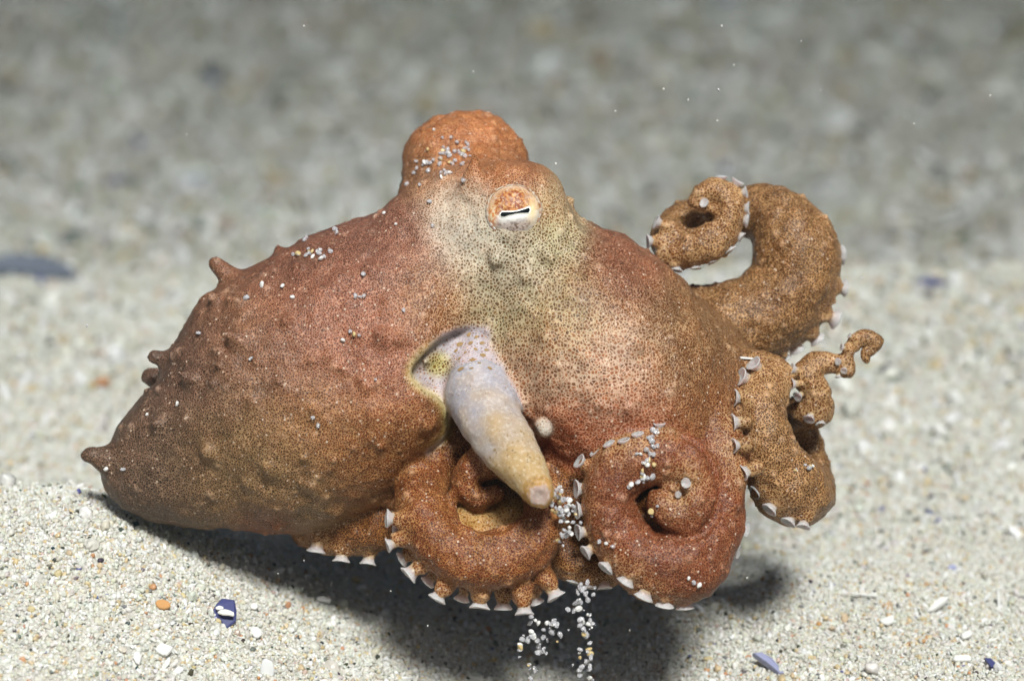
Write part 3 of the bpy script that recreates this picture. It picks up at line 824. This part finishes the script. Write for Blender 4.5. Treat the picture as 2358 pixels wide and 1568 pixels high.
body = link('body', me, M_SKIN, root, OFF)
bvh = BVHTree.FromPolygons([tuple(v) for v in V], [tuple(q) for q in Q.tolist()])
EYEP = Vector((0, 0, DIST))

def hit(dx, dy):
    d = (Vector(P(dx, dy, 0)) - EYEP).normalized()
    co, no, i, dist = bvh.ray_cast(EYEP, d)
    return co, no

# suckers
prof = [(.66, -.55), (.62, -.3), (.64, -.05), (.68, .15), (.80, .34), (.94, .50), (1.0, .58), (.98, .64), (.90, .64), (.74, .52), (.55, .46), (.40, .44), (.30, .36), (.0, .30)]
def sucker_mesh(seed):
    r2 = np.random.default_rng(seed); n = 26; vs, fs = [], []
    ph = r2.uniform(0, 6.28, 4)
    for (r, z) in prof[:-1]:
        for k in range(n):
            a = 2 * math.pi * k / n
            q = 1 + (.05 * math.sin(2 * a + ph[0]) + .035 * math.sin(3 * a + ph[1]) + .02 * math.sin(7 * a + ph[2])) * (r / 1.0)
            if r > .7: q *= 1 + .018 * (k % 2)
            vs.append((r * q * math.cos(a), r * q * math.sin(a), z + (.05 * math.sin(2 * a + ph[3]) if z > .3 else 0)))
    vs.append((0, 0, prof[-1][1]))
    for i in range(len(prof) - 2):
        for k in range(n):
            fs.append((i * n + k, i * n + (k + 1) % n, (i + 1) * n + (k + 1) % n, (i + 1) * n + k))
    i = len(prof) - 2
    for k in range(n): fs.append((i * n + k, i * n + (k + 1) % n, len(vs) - 1))
    return new_mesh('sucker', vs, fs)
SM = [sucker_mesh(i) for i in range(5)]
for i, (x, y, w, ddx, ddy, fwd, size, arm) in enumerate(SUCK):
    d = Vector((ddx, ddy, fwd)).normalized()
    s = size / PPU
    pos = Vector(P(x, y, w)) - d * s * (.45 if fwd <= .65 else .3)
    o = link('sucker', SM[i % 5], M_SUCKER, root)
    sc = s * random.uniform(.84, 1.04)
    o.matrix_local = Matrix.Translation(pos - Vector(BASE)) @ d.to_track_quat('Z', 'Y').to_matrix().to_4x4() @ Matrix.Rotation(random.uniform(0, 6.28), 4, 'Z') @ Matrix.Diagonal((sc, sc * random.uniform(.85, 1.0), sc, 1))

# siphon
def loft(S, n=40):
    c = S[:, :3]; T = np.gradient(c, axis=0); T /= np.linalg.norm(T, axis=1, keepdims=True)
    ref = np.array([0, 0, 1.0]); vs = []
    for i in range(len(c)):
        a = np.cross(T[i], ref); a /= np.linalg.norm(a); b = np.cross(a, T[i])
        for k in range(n):
            t = 2 * math.pi * k / n
            vs.append(c[i] + S[i, 3] * (math.cos(t) * a + math.sin(t) * b))
    fs = [(i * n + k, i * n + (k + 1) % n, (i + 1) * n + (k + 1) % n, (i + 1) * n + k) for i in range(len(c) - 1) for k in range(n)]
    return np.array(vs), fs, c, T
# freckles of the siphon
def speckle_material():
    return plain_material('siphon_freckle', (.42, .27, .12), .5, .2, vary=.3)
M_FRECK = speckle_material()
fv, ff = [], []
cand = US[(ts[US] > .3) & (lab[US] == 12)]
for i in rng.choice(cand, 420, replace=False):
    co, no = Vector(V[i]), Vector(VN[i]); t = ts[i]
    if no.z < -.3: continue
    r = rng.uniform(.005, .013) * (1.15 if t > .55 else .6)
    q = no.to_track_quat('Z', 'Y').to_matrix(); k0 = len(fv)
    for k in range(6):
        aa = k * math.pi / 3
        fv.append(tuple(co + no * .003 + q @ Vector((r * math.cos(aa), r * .75 * math.sin(aa), 0))))
    fv.append(tuple(co + no * .006))
    ff += [(k0 + k, k0 + (k + 1) % 6, k0 + 6) for k in range(6)]
fo = link('freckles', new_mesh('freckles', fv, ff), M_FRECK, siphon); tag(fo, kind='stuff')
# membrane in the mantle opening with large spots
fv, ff = [], []
for (x, y, s) in [(1059, 793, 8), (1084, 790, 6), (1095, 804, 5), (1110, 790, 6), (1072, 812, 4), (1112, 818, 7), (1058, 826, 5), (1088, 829, 7), (1104, 836, 4), (1061, 850, 8), (1086, 848, 5), (1128, 848, 6), (1080, 770, 6), (1097, 776, 5), (1120, 806, 5), (1050, 808, 5)]:
    co, no = hit(x, y)
    if co is None: continue
    q = no.to_track_quat('Z', 'Y').to_matrix(); r = s / PPU; k0 = len(fv)
    for k in range(10):
        aa = k * math.pi / 5
        fv.append(tuple(co + no * .004 + q @ Vector((r * math.cos(aa), r * .7 * math.sin(aa), 0))))
    fv.append(tuple(co + no * .009))
    ff += [(k0 + k, k0 + (k + 1) % 10, k0 + 10) for k in range(10)]
if fv:
    fo = link('membrane_spots', new_mesh('membrane_spots', fv, ff), M_FRECK, body); tag(fo, kind='stuff')

# eye
eco, eno = hit(1183, 484)
ez = (eno * 1.0 + Vector((.08, .0, .7))).normalized()
ex = Vector((1, 0, 0)); ex = (ex - ez * ex.dot(ez)).normalized(); ey = ez.cross(ex)
EM = Matrix((ex, ey, ez)).transposed().to_4x4()
ER = 57 / PPU
ec = eco - ez * .05
def dome_z(r): return ER * .66 * (math.sqrt(max(0, 1 - min(r, 1) ** 2 * .86)) - .374)
nr, na = 44, 120
vs, cols, fs = [], [], []
def iris(x, y):
    """pigment of the eye at unit coordinates (x right, y up)"""
    r = math.hypot(x, y)
    mid = -.12 + .15 * x                                        # line of the pupil
    nn = float(vnoise(x * 7 + 3, y * 7, 2)); n2 = float(vnoise(x * 16 + 3, y * 16, 6)); n3 = float(vnoise(x * 30, y * 30, 9))
    up = np.array(srgb(184, 122, 68))
    if y > mid:
        c = up * (1 + .5 * nn) ; 
        if n2 > .02: c = srgb(140, 66, 30)
        if n3 > .3: c = srgb(226, 190, 132)
        e = max(0, (r - .78) / .2); c = c * (1 - min(1, e)) + srgb(206, 172, 138) * min(1, e)
    else:
        dl = mid - y
        wv = math.exp(-((dl - .1) / .22) ** 2) * (.55 + .6 * max(0, math.cos((x - .15) * 1.6)))
        c = srgb(178, 160, 150) * (1 + .3 * nn)
        if n2 > .1: c = srgb(110, 84, 70)
        c = c * (1 - min(1, wv)) + srgb(250, 250, 246) * min(1, wv)
        e = max(0, (r - .82) / .14); c = c * (1 - min(1, e)) + srgb(206, 196, 184) * min(1, e)
    side = math.exp(-((abs(x + .05) - .78) / .2) ** 2) * math.exp(-((y - mid) / .45) ** 2)
    if x < -.3 and n2 > -.05: c = c * (1 - side) + srgb(222, 132, 58) * side
    else: c = c * (1 - side) + srgb(245, 218, 170) * side
    return np.clip(c, 0, 1) * .85
for i in range(nr + 1):
    r = i / nr
    for k in range(na):
        a_ = 2 * math.pi * k / na
        vs.append((ER * r * math.cos(a_), ER * .97 * r * math.sin(a_), dome_z(r))); cols.append(iris(r * math.cos(a_), r * math.sin(a_)))
for i in range(nr):
    for k in range(na): fs.append((i * na + k, (i + 1) * na + k, (i + 1) * na + (k + 1) % na, i * na + (k + 1) % na))
eme = new_mesh('eye', vs, fs); color_attr(eme, 'col', np.array(cols))
eye = link('eye', eme, M_EYE, root)
eye.matrix_local = Matrix.Translation(ec - Vector(BASE)) @ EM
eye['label'] = 'pale orange and white eye with a black slit pupil'

def patch(name, outline, lift, mat, col=None):
    """a thin raised plate of the given outline (unit coordinates) lying on the dome"""
    pts = np.array(outline); c0 = pts.mean(0); vs, fs = [], []
    m = len(pts); rings = 5
    for j in range(rings + 1):
        q = c0 + (pts - c0) * (1 - j / rings * .98)
        if j: q[:, 1] = pts[:, 1] * (1 - j / rings) + (np.interp(pts[:, 0], [-.6, 0, .6], [-.205, -.13, -.03])) * (j / rings); q[:, 0] = pts[:, 0]
        for (x, y) in q:
            r = math.hypot(x, y)
            vs.append((ER * x, ER * .97 * y, dome_z(r) + lift * (1 if j else .2)))
    for j in range(rings):
        for k in range(m): fs.append((j * m + k, j * m + (k + 1) % m, (j + 1) * m + (k + 1) % m, (j + 1) * m + k))
    me_ = new_mesh(name, vs, fs)
    if col is not None: color_attr(me_, 'col', np.tile(col, (len(vs), 1)))
    return link(name, me_, mat, eye)
def slit(t0, t1, grow):
    xs = np.linspace(-.52 - grow, .62 + grow, 34)
    top, bot = [], []
    for x in xs:
        q = np.clip((x + .52) / 1.14, 0, 1)
        mid_ = np.interp(q, [0, .15, .5, .85, 1], [-.20, -.195, -.13, -.05, .0])
        hw = np.interp(q, [0, .04, .14, .32, .55, .80, .95, 1], [.05, .095, .095, .055, .036, .07, .105, .105]) + grow
        endf = 1.0
        e = min((x - xs[0]) / .07, (xs[-1] - x) / .07, 1)
        hw *= math.sqrt(max(0.02, 1 - (1 - e) ** 2))
        top.append((x, mid_ + hw)); bot.append((x, mid_ - hw))
    return top + bot[::-1]
patch('pupil_rim', slit(0, 0, .05), .006, vcol_material('pupil_rim_white', .3, .4, .0), srgb(250, 248, 240) * .9)
patch('pupil', slit(0, 0, 0), .014, M_PUPIL)
# fleshy ring of skin round the eye
vs, fs, cols = [], [], []
m1, m2 = 96, 14
for k in range(m1):
    a_ = 2 * math.pi * k / m1
    rr = ER * (1.03 + .02 * math.sin(3 * a_ + 1)); tr = ER * (.07 + .02 * math.sin(2 * a_ + .6)) * (1 + .12 * math.sin(a_ * 29))
    for j in range(m2):
        b_ = 2 * math.pi * j / m2
        vs.append(((rr + tr * math.cos(b_)) * math.cos(a_), (rr * .97 + tr * math.cos(b_)) * math.sin(a_), dome_z(1.0) - .02 + tr * 1.2 * math.sin(b_)))
        nn = float(vnoise(a_ * 9, b_ * 1.3, 3))
        low = max(0, -math.sin(a_)); cc = srgb(226, 205, 180) * (1 - low) + srgb(214, 214, 218) * low
        if nn > .02: cc = srgb(186, 130, 86)
        cols.append(cc * .55)
for k in range(m1):
    for j in range(m2): fs.append((k * m2 + j, ((k + 1) % m1) * m2 + j, ((k + 1) % m1) * m2 + (j + 1) % m2, k * m2 + (j + 1) % m2))
rme = new_mesh('eyelid', vs, fs); color_attr(rme, 'col', np.array(cols))
link('eyelid', rme, vcol_material('eyelid_skin', .4, .3, .15, .3), eye)

# ------------------------------------------------------------------ sand grains that cling to the skin or fall from it
def grain_mesh(seed, flat=False):
    r2 = np.random.default_rng(seed)
    import bmesh
    bm = bmesh.new(); bmesh.ops.create_icosphere(bm, subdivisions=2, radius=.5)
    st = r2.uniform(.75, 1.25, 3)
    cuts = [(lambda v: v / np.linalg.norm(v))(r2.normal(size=3)) for _ in range(7)]
    lim = r2.uniform(.30, .46, 7)
    for v in bm.verts:
        p = np.array(v.co)
        for c_, l_ in zip(cuts, lim):
            d = p @ c_
            if d > l_: p = p - c_ * (d - l_)
        v.co = Vector(p * st)
    me_ = bpy.data.meshes.new('sand_grain'); bm.to_mesh(me_); bm.free()
    me_.polygons.foreach_set('use_smooth', np.full(len(me_.polygons), seed % 2 == 0))
    return me_
GM = []
for mat_ in (M_QUARTZ, M_QUARTZ, M_QUARTZ, M_WHITE, M_YELLOW, M_DARK):
    row = []
    for s_ in range(3):
        g_ = grain_mesh(len(GM) * 3 + s_); g_.materials.append(mat_); row.append(g_)
    GM.append(row)

def grain_at(loc_local, size, kind, label, group, name='sand_grain'):
    o = bpy.data.objects.new(name, GM[kind][random.randrange(3)]); COL.objects.link(o)
    wl = FRAME @ Vector(loc_local)
    o.matrix_world = Matrix.Translation(wl) @ Quaternion((random.gauss(0, 1), random.gauss(0, 1), random.gauss(0, 1), random.gauss(0, 1))).normalized().to_matrix().to_4x4() @ Matrix.Diagonal((size, size * random.uniform(.7, 1), size * random.uniform(.65, 1), 1))
    tag(o, label, 'sand grain', group)
    return o

KP = [0, 0, 0, 0, 0, 1, 1, 2, 3, 3, 4]
def cling(spots, label, group, size=11):
    for (x, y, n_, sx_, sy_) in spots:
        for _ in range(n_):
            X, Y = (x, y) if n_ == 1 else (random.gauss(x, sx_), random.gauss(y, sy_))
            co, no = hit(X, Y)
            if co is None: continue
            s = size / PPU * random.uniform(.75, 1.35)
            grain_at(co + no * s * .28, s, random.choice(KP) if n_ > 1 else random.choice([0, 0, 3]), label, group)
cling([(1050, 345, 16, 22, 18), (1015, 365, 14, 26, 18), (985, 380, 10, 18, 14), (1035, 400, 9, 14, 8), (1080, 345, 4, 12, 8)], 'clear quartz grain in the clump on the octopus rear brow', 'grains on the rear brow')
cling([(928, 345, 1, 0, 0), (938, 425, 1, 0, 0), (968, 428, 1, 0, 0), (912, 518, 1, 0, 0), (997, 520, 1, 0, 0), (885, 492, 1, 0, 0), (990, 466, 1, 0, 0), (1000, 300, 1, 0, 0), (1040, 318, 1, 0, 0)], 'single pale grain stuck to the octopus head beside the eye', 'lone grains on the head')
cling([(720, 588, 16, 22, 7), (778, 536, 4, 5, 4), (705, 552, 3, 7, 2)], 'small clear grain in the strip on the octopus upper mantle edge', 'grains on the upper mantle')
cling([(605, 658, 1, 0, 0), (652, 660, 1, 0, 0), (577, 690, 2, 8, 3), (674, 686, 1, 0, 0), (826, 682, 3, 8, 2), (720, 960, 1, 0, 0), (733, 978, 1, 0, 0), (580, 826, 1, 0, 0), (790, 784, 1, 0, 0), (820, 768, 3, 6, 4), (460, 768, 1, 0, 0), (245, 1078, 1, 0, 0), (285, 1080, 1, 0, 0), (340, 955, 1, 0, 0), (410, 930, 1, 0, 0), (930, 715, 1, 0, 0), (838, 630, 1, 0, 0), (866, 875, 1, 0, 0)], 'lone white grain dotted on the octopus brown mantle', 'lone grains on the mantle')
cling([(1500, 1010, 14, 10, 12), (1490, 1060, 16, 9, 14), (1486, 1100, 9, 7, 9), (1458, 1118, 3, 6, 6), (1507, 1183, 3, 6, 8), (1600, 1340, 3, 6, 4), (1645, 1356, 2, 5, 5), (1404, 1255, 3, 20, 8)], 'small quartz grain in the streak down the octopus coiled front arm', 'grains on the coiled front arm')
cling([(1860, 1075, 6, 9, 9), (1832, 1082, 2, 5, 3)], 'tiny white grain in the patch on the folded side arm', 'grains on the side arm', 9)
for (x, y, w, n_, sx_, sy_) in [(1290, 1150, 1.42, 26, 16, 16), (1300, 1185, 1.42, 26, 16, 16), (1300, 1225, 1.40, 12, 10, 12), (1300, 1130, 1.45, 5, 10, 6)]:
    for _ in range(n_):
        s = 11 / PPU * random.uniform(.75, 1.3)
        c = P(random.gauss(x, sx_), random.gauss(y, sy_), w + random.uniform(-.1, .1))
        grain_at(c, s, random.choice(KP), 'quartz grain wedged in the gap between the two front arm coils', 'grains between the two front coils')
for (x, y, w, n_, sx_, sy_) in [(1345, 1360, 1.15, 14, 14, 12), (1330, 1395, 1.15, 12, 16, 12), (1345, 1440, 1.15, 16, 15, 16)]:
    for _ in range(n_):
        grain_at(P(random.gauss(x, sx_), random.gauss(y, sy_), w + random.uniform(-.15, .15)), 11.5 / PPU * random.uniform(.55, 1.5), random.choice(KP), 'clear grain falling in the upright trickle below the coiled arms', 'grains in the upright trickle')
for (x, y, w, n_, sx_, sy_) in [(1255, 1440, 1.1, 16, 20, 10), (1225, 1475, 1.1, 14, 18, 10), (1195, 1495, 1.1, 5, 8, 8), (1275, 1465, 1.1, 8, 10, 16), (1245, 1498, 1.1, 5, 12, 8)]:
    for _ in range(n_):
        grain_at(P(random.gauss(x, sx_), random.gauss(y, sy_), w + random.uniform(-.15, .15)), 11.5 / PPU * random.uniform(.55, 1.5), random.choice(KP), 'clear grain in the slanting trickle below the largest sucker row', 'grains in the slanting trickle')
for (x, y, w, n_, sx_, sy_) in [(1345, 1500, 1.1, 12, 16, 10), (1350, 1535, 1.1, 18, 18, 14), (1222, 1550, 1.05, 7, 9, 12)]:
    for _ in range(n_):
        grain_at(P(random.gauss(x, sx_), random.gauss(y, sy_), w + random.uniform(-.15, .15)), 11.5 / PPU * random.uniform(.55, 1.5), random.choice(KP), 'clear grain falling through the shade at the bottom picture edge', 'lowest falling grains')
for (x, y, s) in [(1654, 208, 10), (1585, 230, 6), (1528, 205, 6), (1652, 278, 5), (1662, 60, 5), (1280, 377, 6), (1417, 256, 4), (1690, 150, 4), (2280, 220, 5), (2105, 285, 4), (1845, 95, 4), (1985, 640, 7), (1890, 208, 4), (700, 60, 5), (1090, 165, 5), (640, 545, 4), (200, 750, 7), (430, 310, 4), (1720, 1330, 6), (1690, 1420, 4), (1750, 1485, 4), (1450, 1450, 6), (900, 1360, 4), (985, 1440, 4), (700, 1290, 4), (640, 1320, 4)]:
    grain_at(P(x, y, random.uniform(.2, 1.0)), s / PPU, 3 if s < 7 else 0, 'tiny pale speck drifting free in the water round the octopus', 'drifting specks', 'drifting_speck')

# ------------------------------------------------------------------ shell bits lying on the sand
def on_ground(dx, dy):
    """the seabed spot seen at this place of the photograph"""
    o = Vector(cam.location); d = (FRAME @ Vector(P(dx, dy, 0))) - o; d.normalize()
    ts = np.arange(15.0, 200, .02)
    X = o.x + d.x * ts; Y = o.y + d.y * ts; Z = o.z + d.z * ts
    k = int(np.argmax(Z < ground(X, Y)))
    return Vector((X[k], Y[k], Z[k]))

def shard(name, outline, thick, mat, loc, rz, tilt, size, label, cat='shell fragment', group=None, lift=.02, curve=.0):
    import bmesh
    bm = bmesh.new()
    m = len(outline); rings = []
    for (k_, z_) in ((.90, thick), (1, thick * .6), (1, -thick * .6), (.9, -thick)):
        rings.append([bm.verts.new((x * k_ * size, y * k_ * size, (z_ + curve * (1 - x * x - y * y)) * size)) for (x, y) in outline])
    bm.faces.new(rings[0]); bm.faces.new(rings[3][::-1])
    for a1, b1 in zip(rings[:-1], rings[1:]):
        for k in range(m): bm.faces.new((a1[k], b1[k], b1[(k + 1) % m], a1[(k + 1) % m]))
    bmesh.ops.recalc_face_normals(bm, faces=bm.faces)
    me_ = bpy.data.meshes.new(name); bm.to_mesh(me_); bm.free(); me_.materials.append(mat)
    o = link(name, me_)
    o.location = (loc.x, loc.y, float(ground(loc.x, loc.y)) + lift); o.rotation_euler = (tilt[0], tilt[1], rz)
    if label: tag(o, label, cat, group)
    return o
def ragged(n_, seed, ax=1.0, ay=.6, amp=.18):
    r2 = random.Random(seed)
    return [(ax * math.cos(2 * math.pi * k / n_) * (1 + r2.uniform(-amp, amp)), ay * math.sin(2 * math.pi * k / n_) * (1 + r2.uniform(-amp, amp))) for k in range(n_)]
BITS = [(2158, 1410, M_WHITE, [(-1, -.45), (-.55, -.55), (.55, -.1), (1, .45), (.45, .5), (-.3, .05)], .14, .1, 'flat translucent white shell splinter shaped like a slanted blade'),
        (2044, 1442, M_WHITE, [(-.9, .5), (-.8, -.2), (-.3, -.6), (.5, -.5), (.95, .2), (.9, .55)], .085, .3, 'bright white blocky shell chip on the open sand'),
        (1990, 1385, M_WHITE, [(-1, -.09), (1, -.1), (1, .06), (-1, .1)], .13, 0, 'thin white spine lying level on the sand'),
        (2298, 1400, M_WHITE, [(-.08, -1), (.1, -1), (.1, 1), (-.06, 1)], .14, .05, 'thin white spine standing end-on near the sand edge'),
        (2215, 1530, M_WHITE, [(-1, -.2), (-.7, -.45), (.9, -.35), (1, .1), (.8, .4), (-.8, .35)], .09, -.1, 'oblong white shell chip low on the sand'),
        (2225, 1475, M_WHITE, ragged(8, 3, 1, .5), .085, .7, 'tilted white shell flake above the oblong chip'),
        (2140, 1188, M_BLUE, [(-1, .5), (-.3, .45), (.9, -.3), (.8, -.6), (-.1, -.55)], .065, 0, 'small deep blue shell chip beyond the side arm'),
        (2280, 1540, M_BLUE, [(-.5, .9), (.2, .7), (.6, -.2), (.4, -1), (-.2, -.6)], .08, .2, 'dark violet shell chip in the bottom corner'),
        (2192, 1318, M_PALEBLUE, ragged(7, 5, .8, .6), .06, 0, 'pale lavender shell chip on the bright sand'),
        (2185, 1290, M_WHITE, ragged(7, 8, .5, .9), .055, 0, 'white chip standing just behind the lavender one'),
        (1988, 1198, M_WHITE, ragged(8, 9, 1, .55), .06, -.2, 'cream oval shell chip close to the side arm tip'),
        (376, 1406, M_ORANGE, ragged(10, 12, 1, .7, .1), .075, -.15, 'rounded orange pebble on the near sand bank'),
        (378, 1510, M_WHITE, ragged(9, 14, 1, .75, .25), .09, -.5, 'bright white ragged shell bit under the violet shell'),
        (318, 1530, M_WHITE, ragged(8, 15, .4, 1), .085, .1, 'narrow upright white shell bit on the near bank'),
        (745, 1395, M_WHITE, ragged(8, 17, 1, .4), .08, .1, 'slim white shell chip at the edge of the octopus shade'),
        (585, 1408, M_WHITE, ragged(8, 19, .8, .8), .05, .1, 'small round white bead on the near bank'),
        (590, 1470, M_WHITE, ragged(8, 20, .7, 1), .07, .5, 'leaning white shell chip below the round bead'),
        (1770, 1545, M_PALEBLUE, [(-1, .7), (-.5, .75), (.2, .2), (.9, -.7), (.6, -.8), (-.2, -.1)], .16, 0, 'forked pale lavender shell splinter in the shade edge'),
        (820, 1345, M_YELLOW, ragged(9, 23, .8, .8), .06, 0, 'dull yellow pebble in the shade under the mantle')]
for i, (x, y, mat_, outl, size, rz, label) in enumerate(BITS):
    p = on_ground(x, y)
    shard('shell_fragment' if 'pebble' not in label else 'pebble', outl, .22 if 'spine' not in label else .08, mat_, p, rz, (R(28), random.uniform(-.25, .25), ), size, label, 'shell fragment' if 'pebble' not in label else 'pebble', lift=size * .32 + .03, curve=.12)
for (x, y, size, mat_, rz, label) in [(70, 640, .55, plain_material('slate_shell', (.17, .19, .24), .6, .2), .05, 'long dull blue shell blurred on the far sand'), (290, 430, .30, M_BLUE, .1, 'dark blue shell chip blurred behind the mantle'), (452, 430, .26, M_PALEBLUE, -.2, 'lavender shell chip blurred next to the dark blue one'),
                                      (2145, 660, .2, M_BLUE, .2, 'small blue shell chip on the crest of the far bank'), (1680, 8, .3, M_PALEBLUE, 0, 'pale blue shell chip at the top picture edge')]:
    shard('shell_fragment', ragged(9, int(x), 1.3, .45, .15), .2, mat_, on_ground(x, y), rz, (R(25), .1), size, label, lift=size * .2, curve=.15)
a0, a1 = on_ground(2035, 556), on_ground(2240, 522)
tw = []
for k in range(9):
    q = a0.lerp(a1, k / 8); q.x += .05 * math.sin(k * 1.7); q.z = float(ground(q.x, q.y)) + .06 + .03 * math.sin(k * 2.3); tw.append([*q, .075 - .005 * k + .012 * math.sin(k * 3)])
tv, tf, _c, _t = loft(spline(tw, 30), 10)
tf += [tuple(range(9, -1, -1)), tuple(range(len(tv) - 10, len(tv)))]
tag(link('twig', new_mesh('twig', tv, tf), plain_material('dead_twig', (.13, .10, .085), .8, .2, vary=.3)), 'dark thin twig lying blurred on the far sand', 'twig')
c, _n = hit(1715, 824)
sl = shard('shell_splinter', [(-1, -.08), (1, -.06), (1, .06), (-1, .08)], .06, M_WHITE, Vector((0, 0, 0)), 0, (0, 0), .14, 'thin white splinter stuck across the skin by the side arm', 'shell fragment')
sl.matrix_world = FRAME @ Matrix.Translation(c + Vector((0, 0, .03))) @ Matrix.Rotation(-.08, 4, 'Z')
p = on_ground(520, 1425)
vr = bpy.data.objects.new('violet_shell', None); COL.objects.link(vr); vr.location = (p.x, p.y, float(ground(p.x, p.y)) + .03)
tag(vr, 'broken violet blue shell half buried in the near sand bank', 'shell')
for nm, mat_, outl, size, off, tilt in [('shell_wall', M_BLUE, [(-.5, .9), (.25, 1), (.6, .3), (.75, -.35), (.3, -1), (-.1, -.6), (-.8, -.2), (-.7, .4)], .16, (0, 0, .02), (.7, .2)), ('pale_edge', M_PALEBLUE, ragged(9, 33, .8, .6), .15, (-.1, .03, .0), (.4, -.3)),
                                         ('white_ridge', M_WHITE, ragged(10, 31, 1, .38, .1), .085, (.02, -.10, .07), (.5, .1)), ('white_ridge', M_WHITE, ragged(10, 34, .8, .5, .1), .05, (-.05, -.05, .1), (.4, 0))]:
    o = shard(nm, outl, .15, mat_, Vector((0, 0, 0)), -.15, tilt, size, None, curve=.25)
    o.parent = vr; o.location = off
print('octopus verts', len(V), 'grains', len([o for o in COL.objects if o.name.startswith('sand_grain')]))

# ------------------------------------------------------------------ the water between
import bmesh
bm = bmesh.new(); bmesh.ops.create_cube(bm, size=1.0)
for v in bm.verts: v.co = Vector((v.co.x * 330, v.co.y * 460 + 135, v.co.z * 22 - 2.0))
hm = bpy.data.meshes.new('haze'); bm.to_mesh(hm); bm.free()
hmat = bpy.data.materials.new('clear_sea_water'); hmat.use_nodes = True
ht = hmat.node_tree; ht.nodes.remove(ht.nodes['Principled BSDF'])
pv = ht.nodes.new('ShaderNodeVolumePrincipled')
pv.inputs['Color'].default_value = (.022, .038, .038, 1); pv.inputs['Density'].default_value = .0225; pv.inputs['Absorption Color'].default_value = (0, .0022, .0020, 1); pv.inputs['Anisotropy'].default_value = .5
ht.links.new(pv.outputs[0], ht.nodes['Material Output'].inputs['Volume'])
hm.materials.append(hmat)
hz = link('haze', hm); tag(hz, 'clear grey green sea water filling the whole scene', kind='stuff')
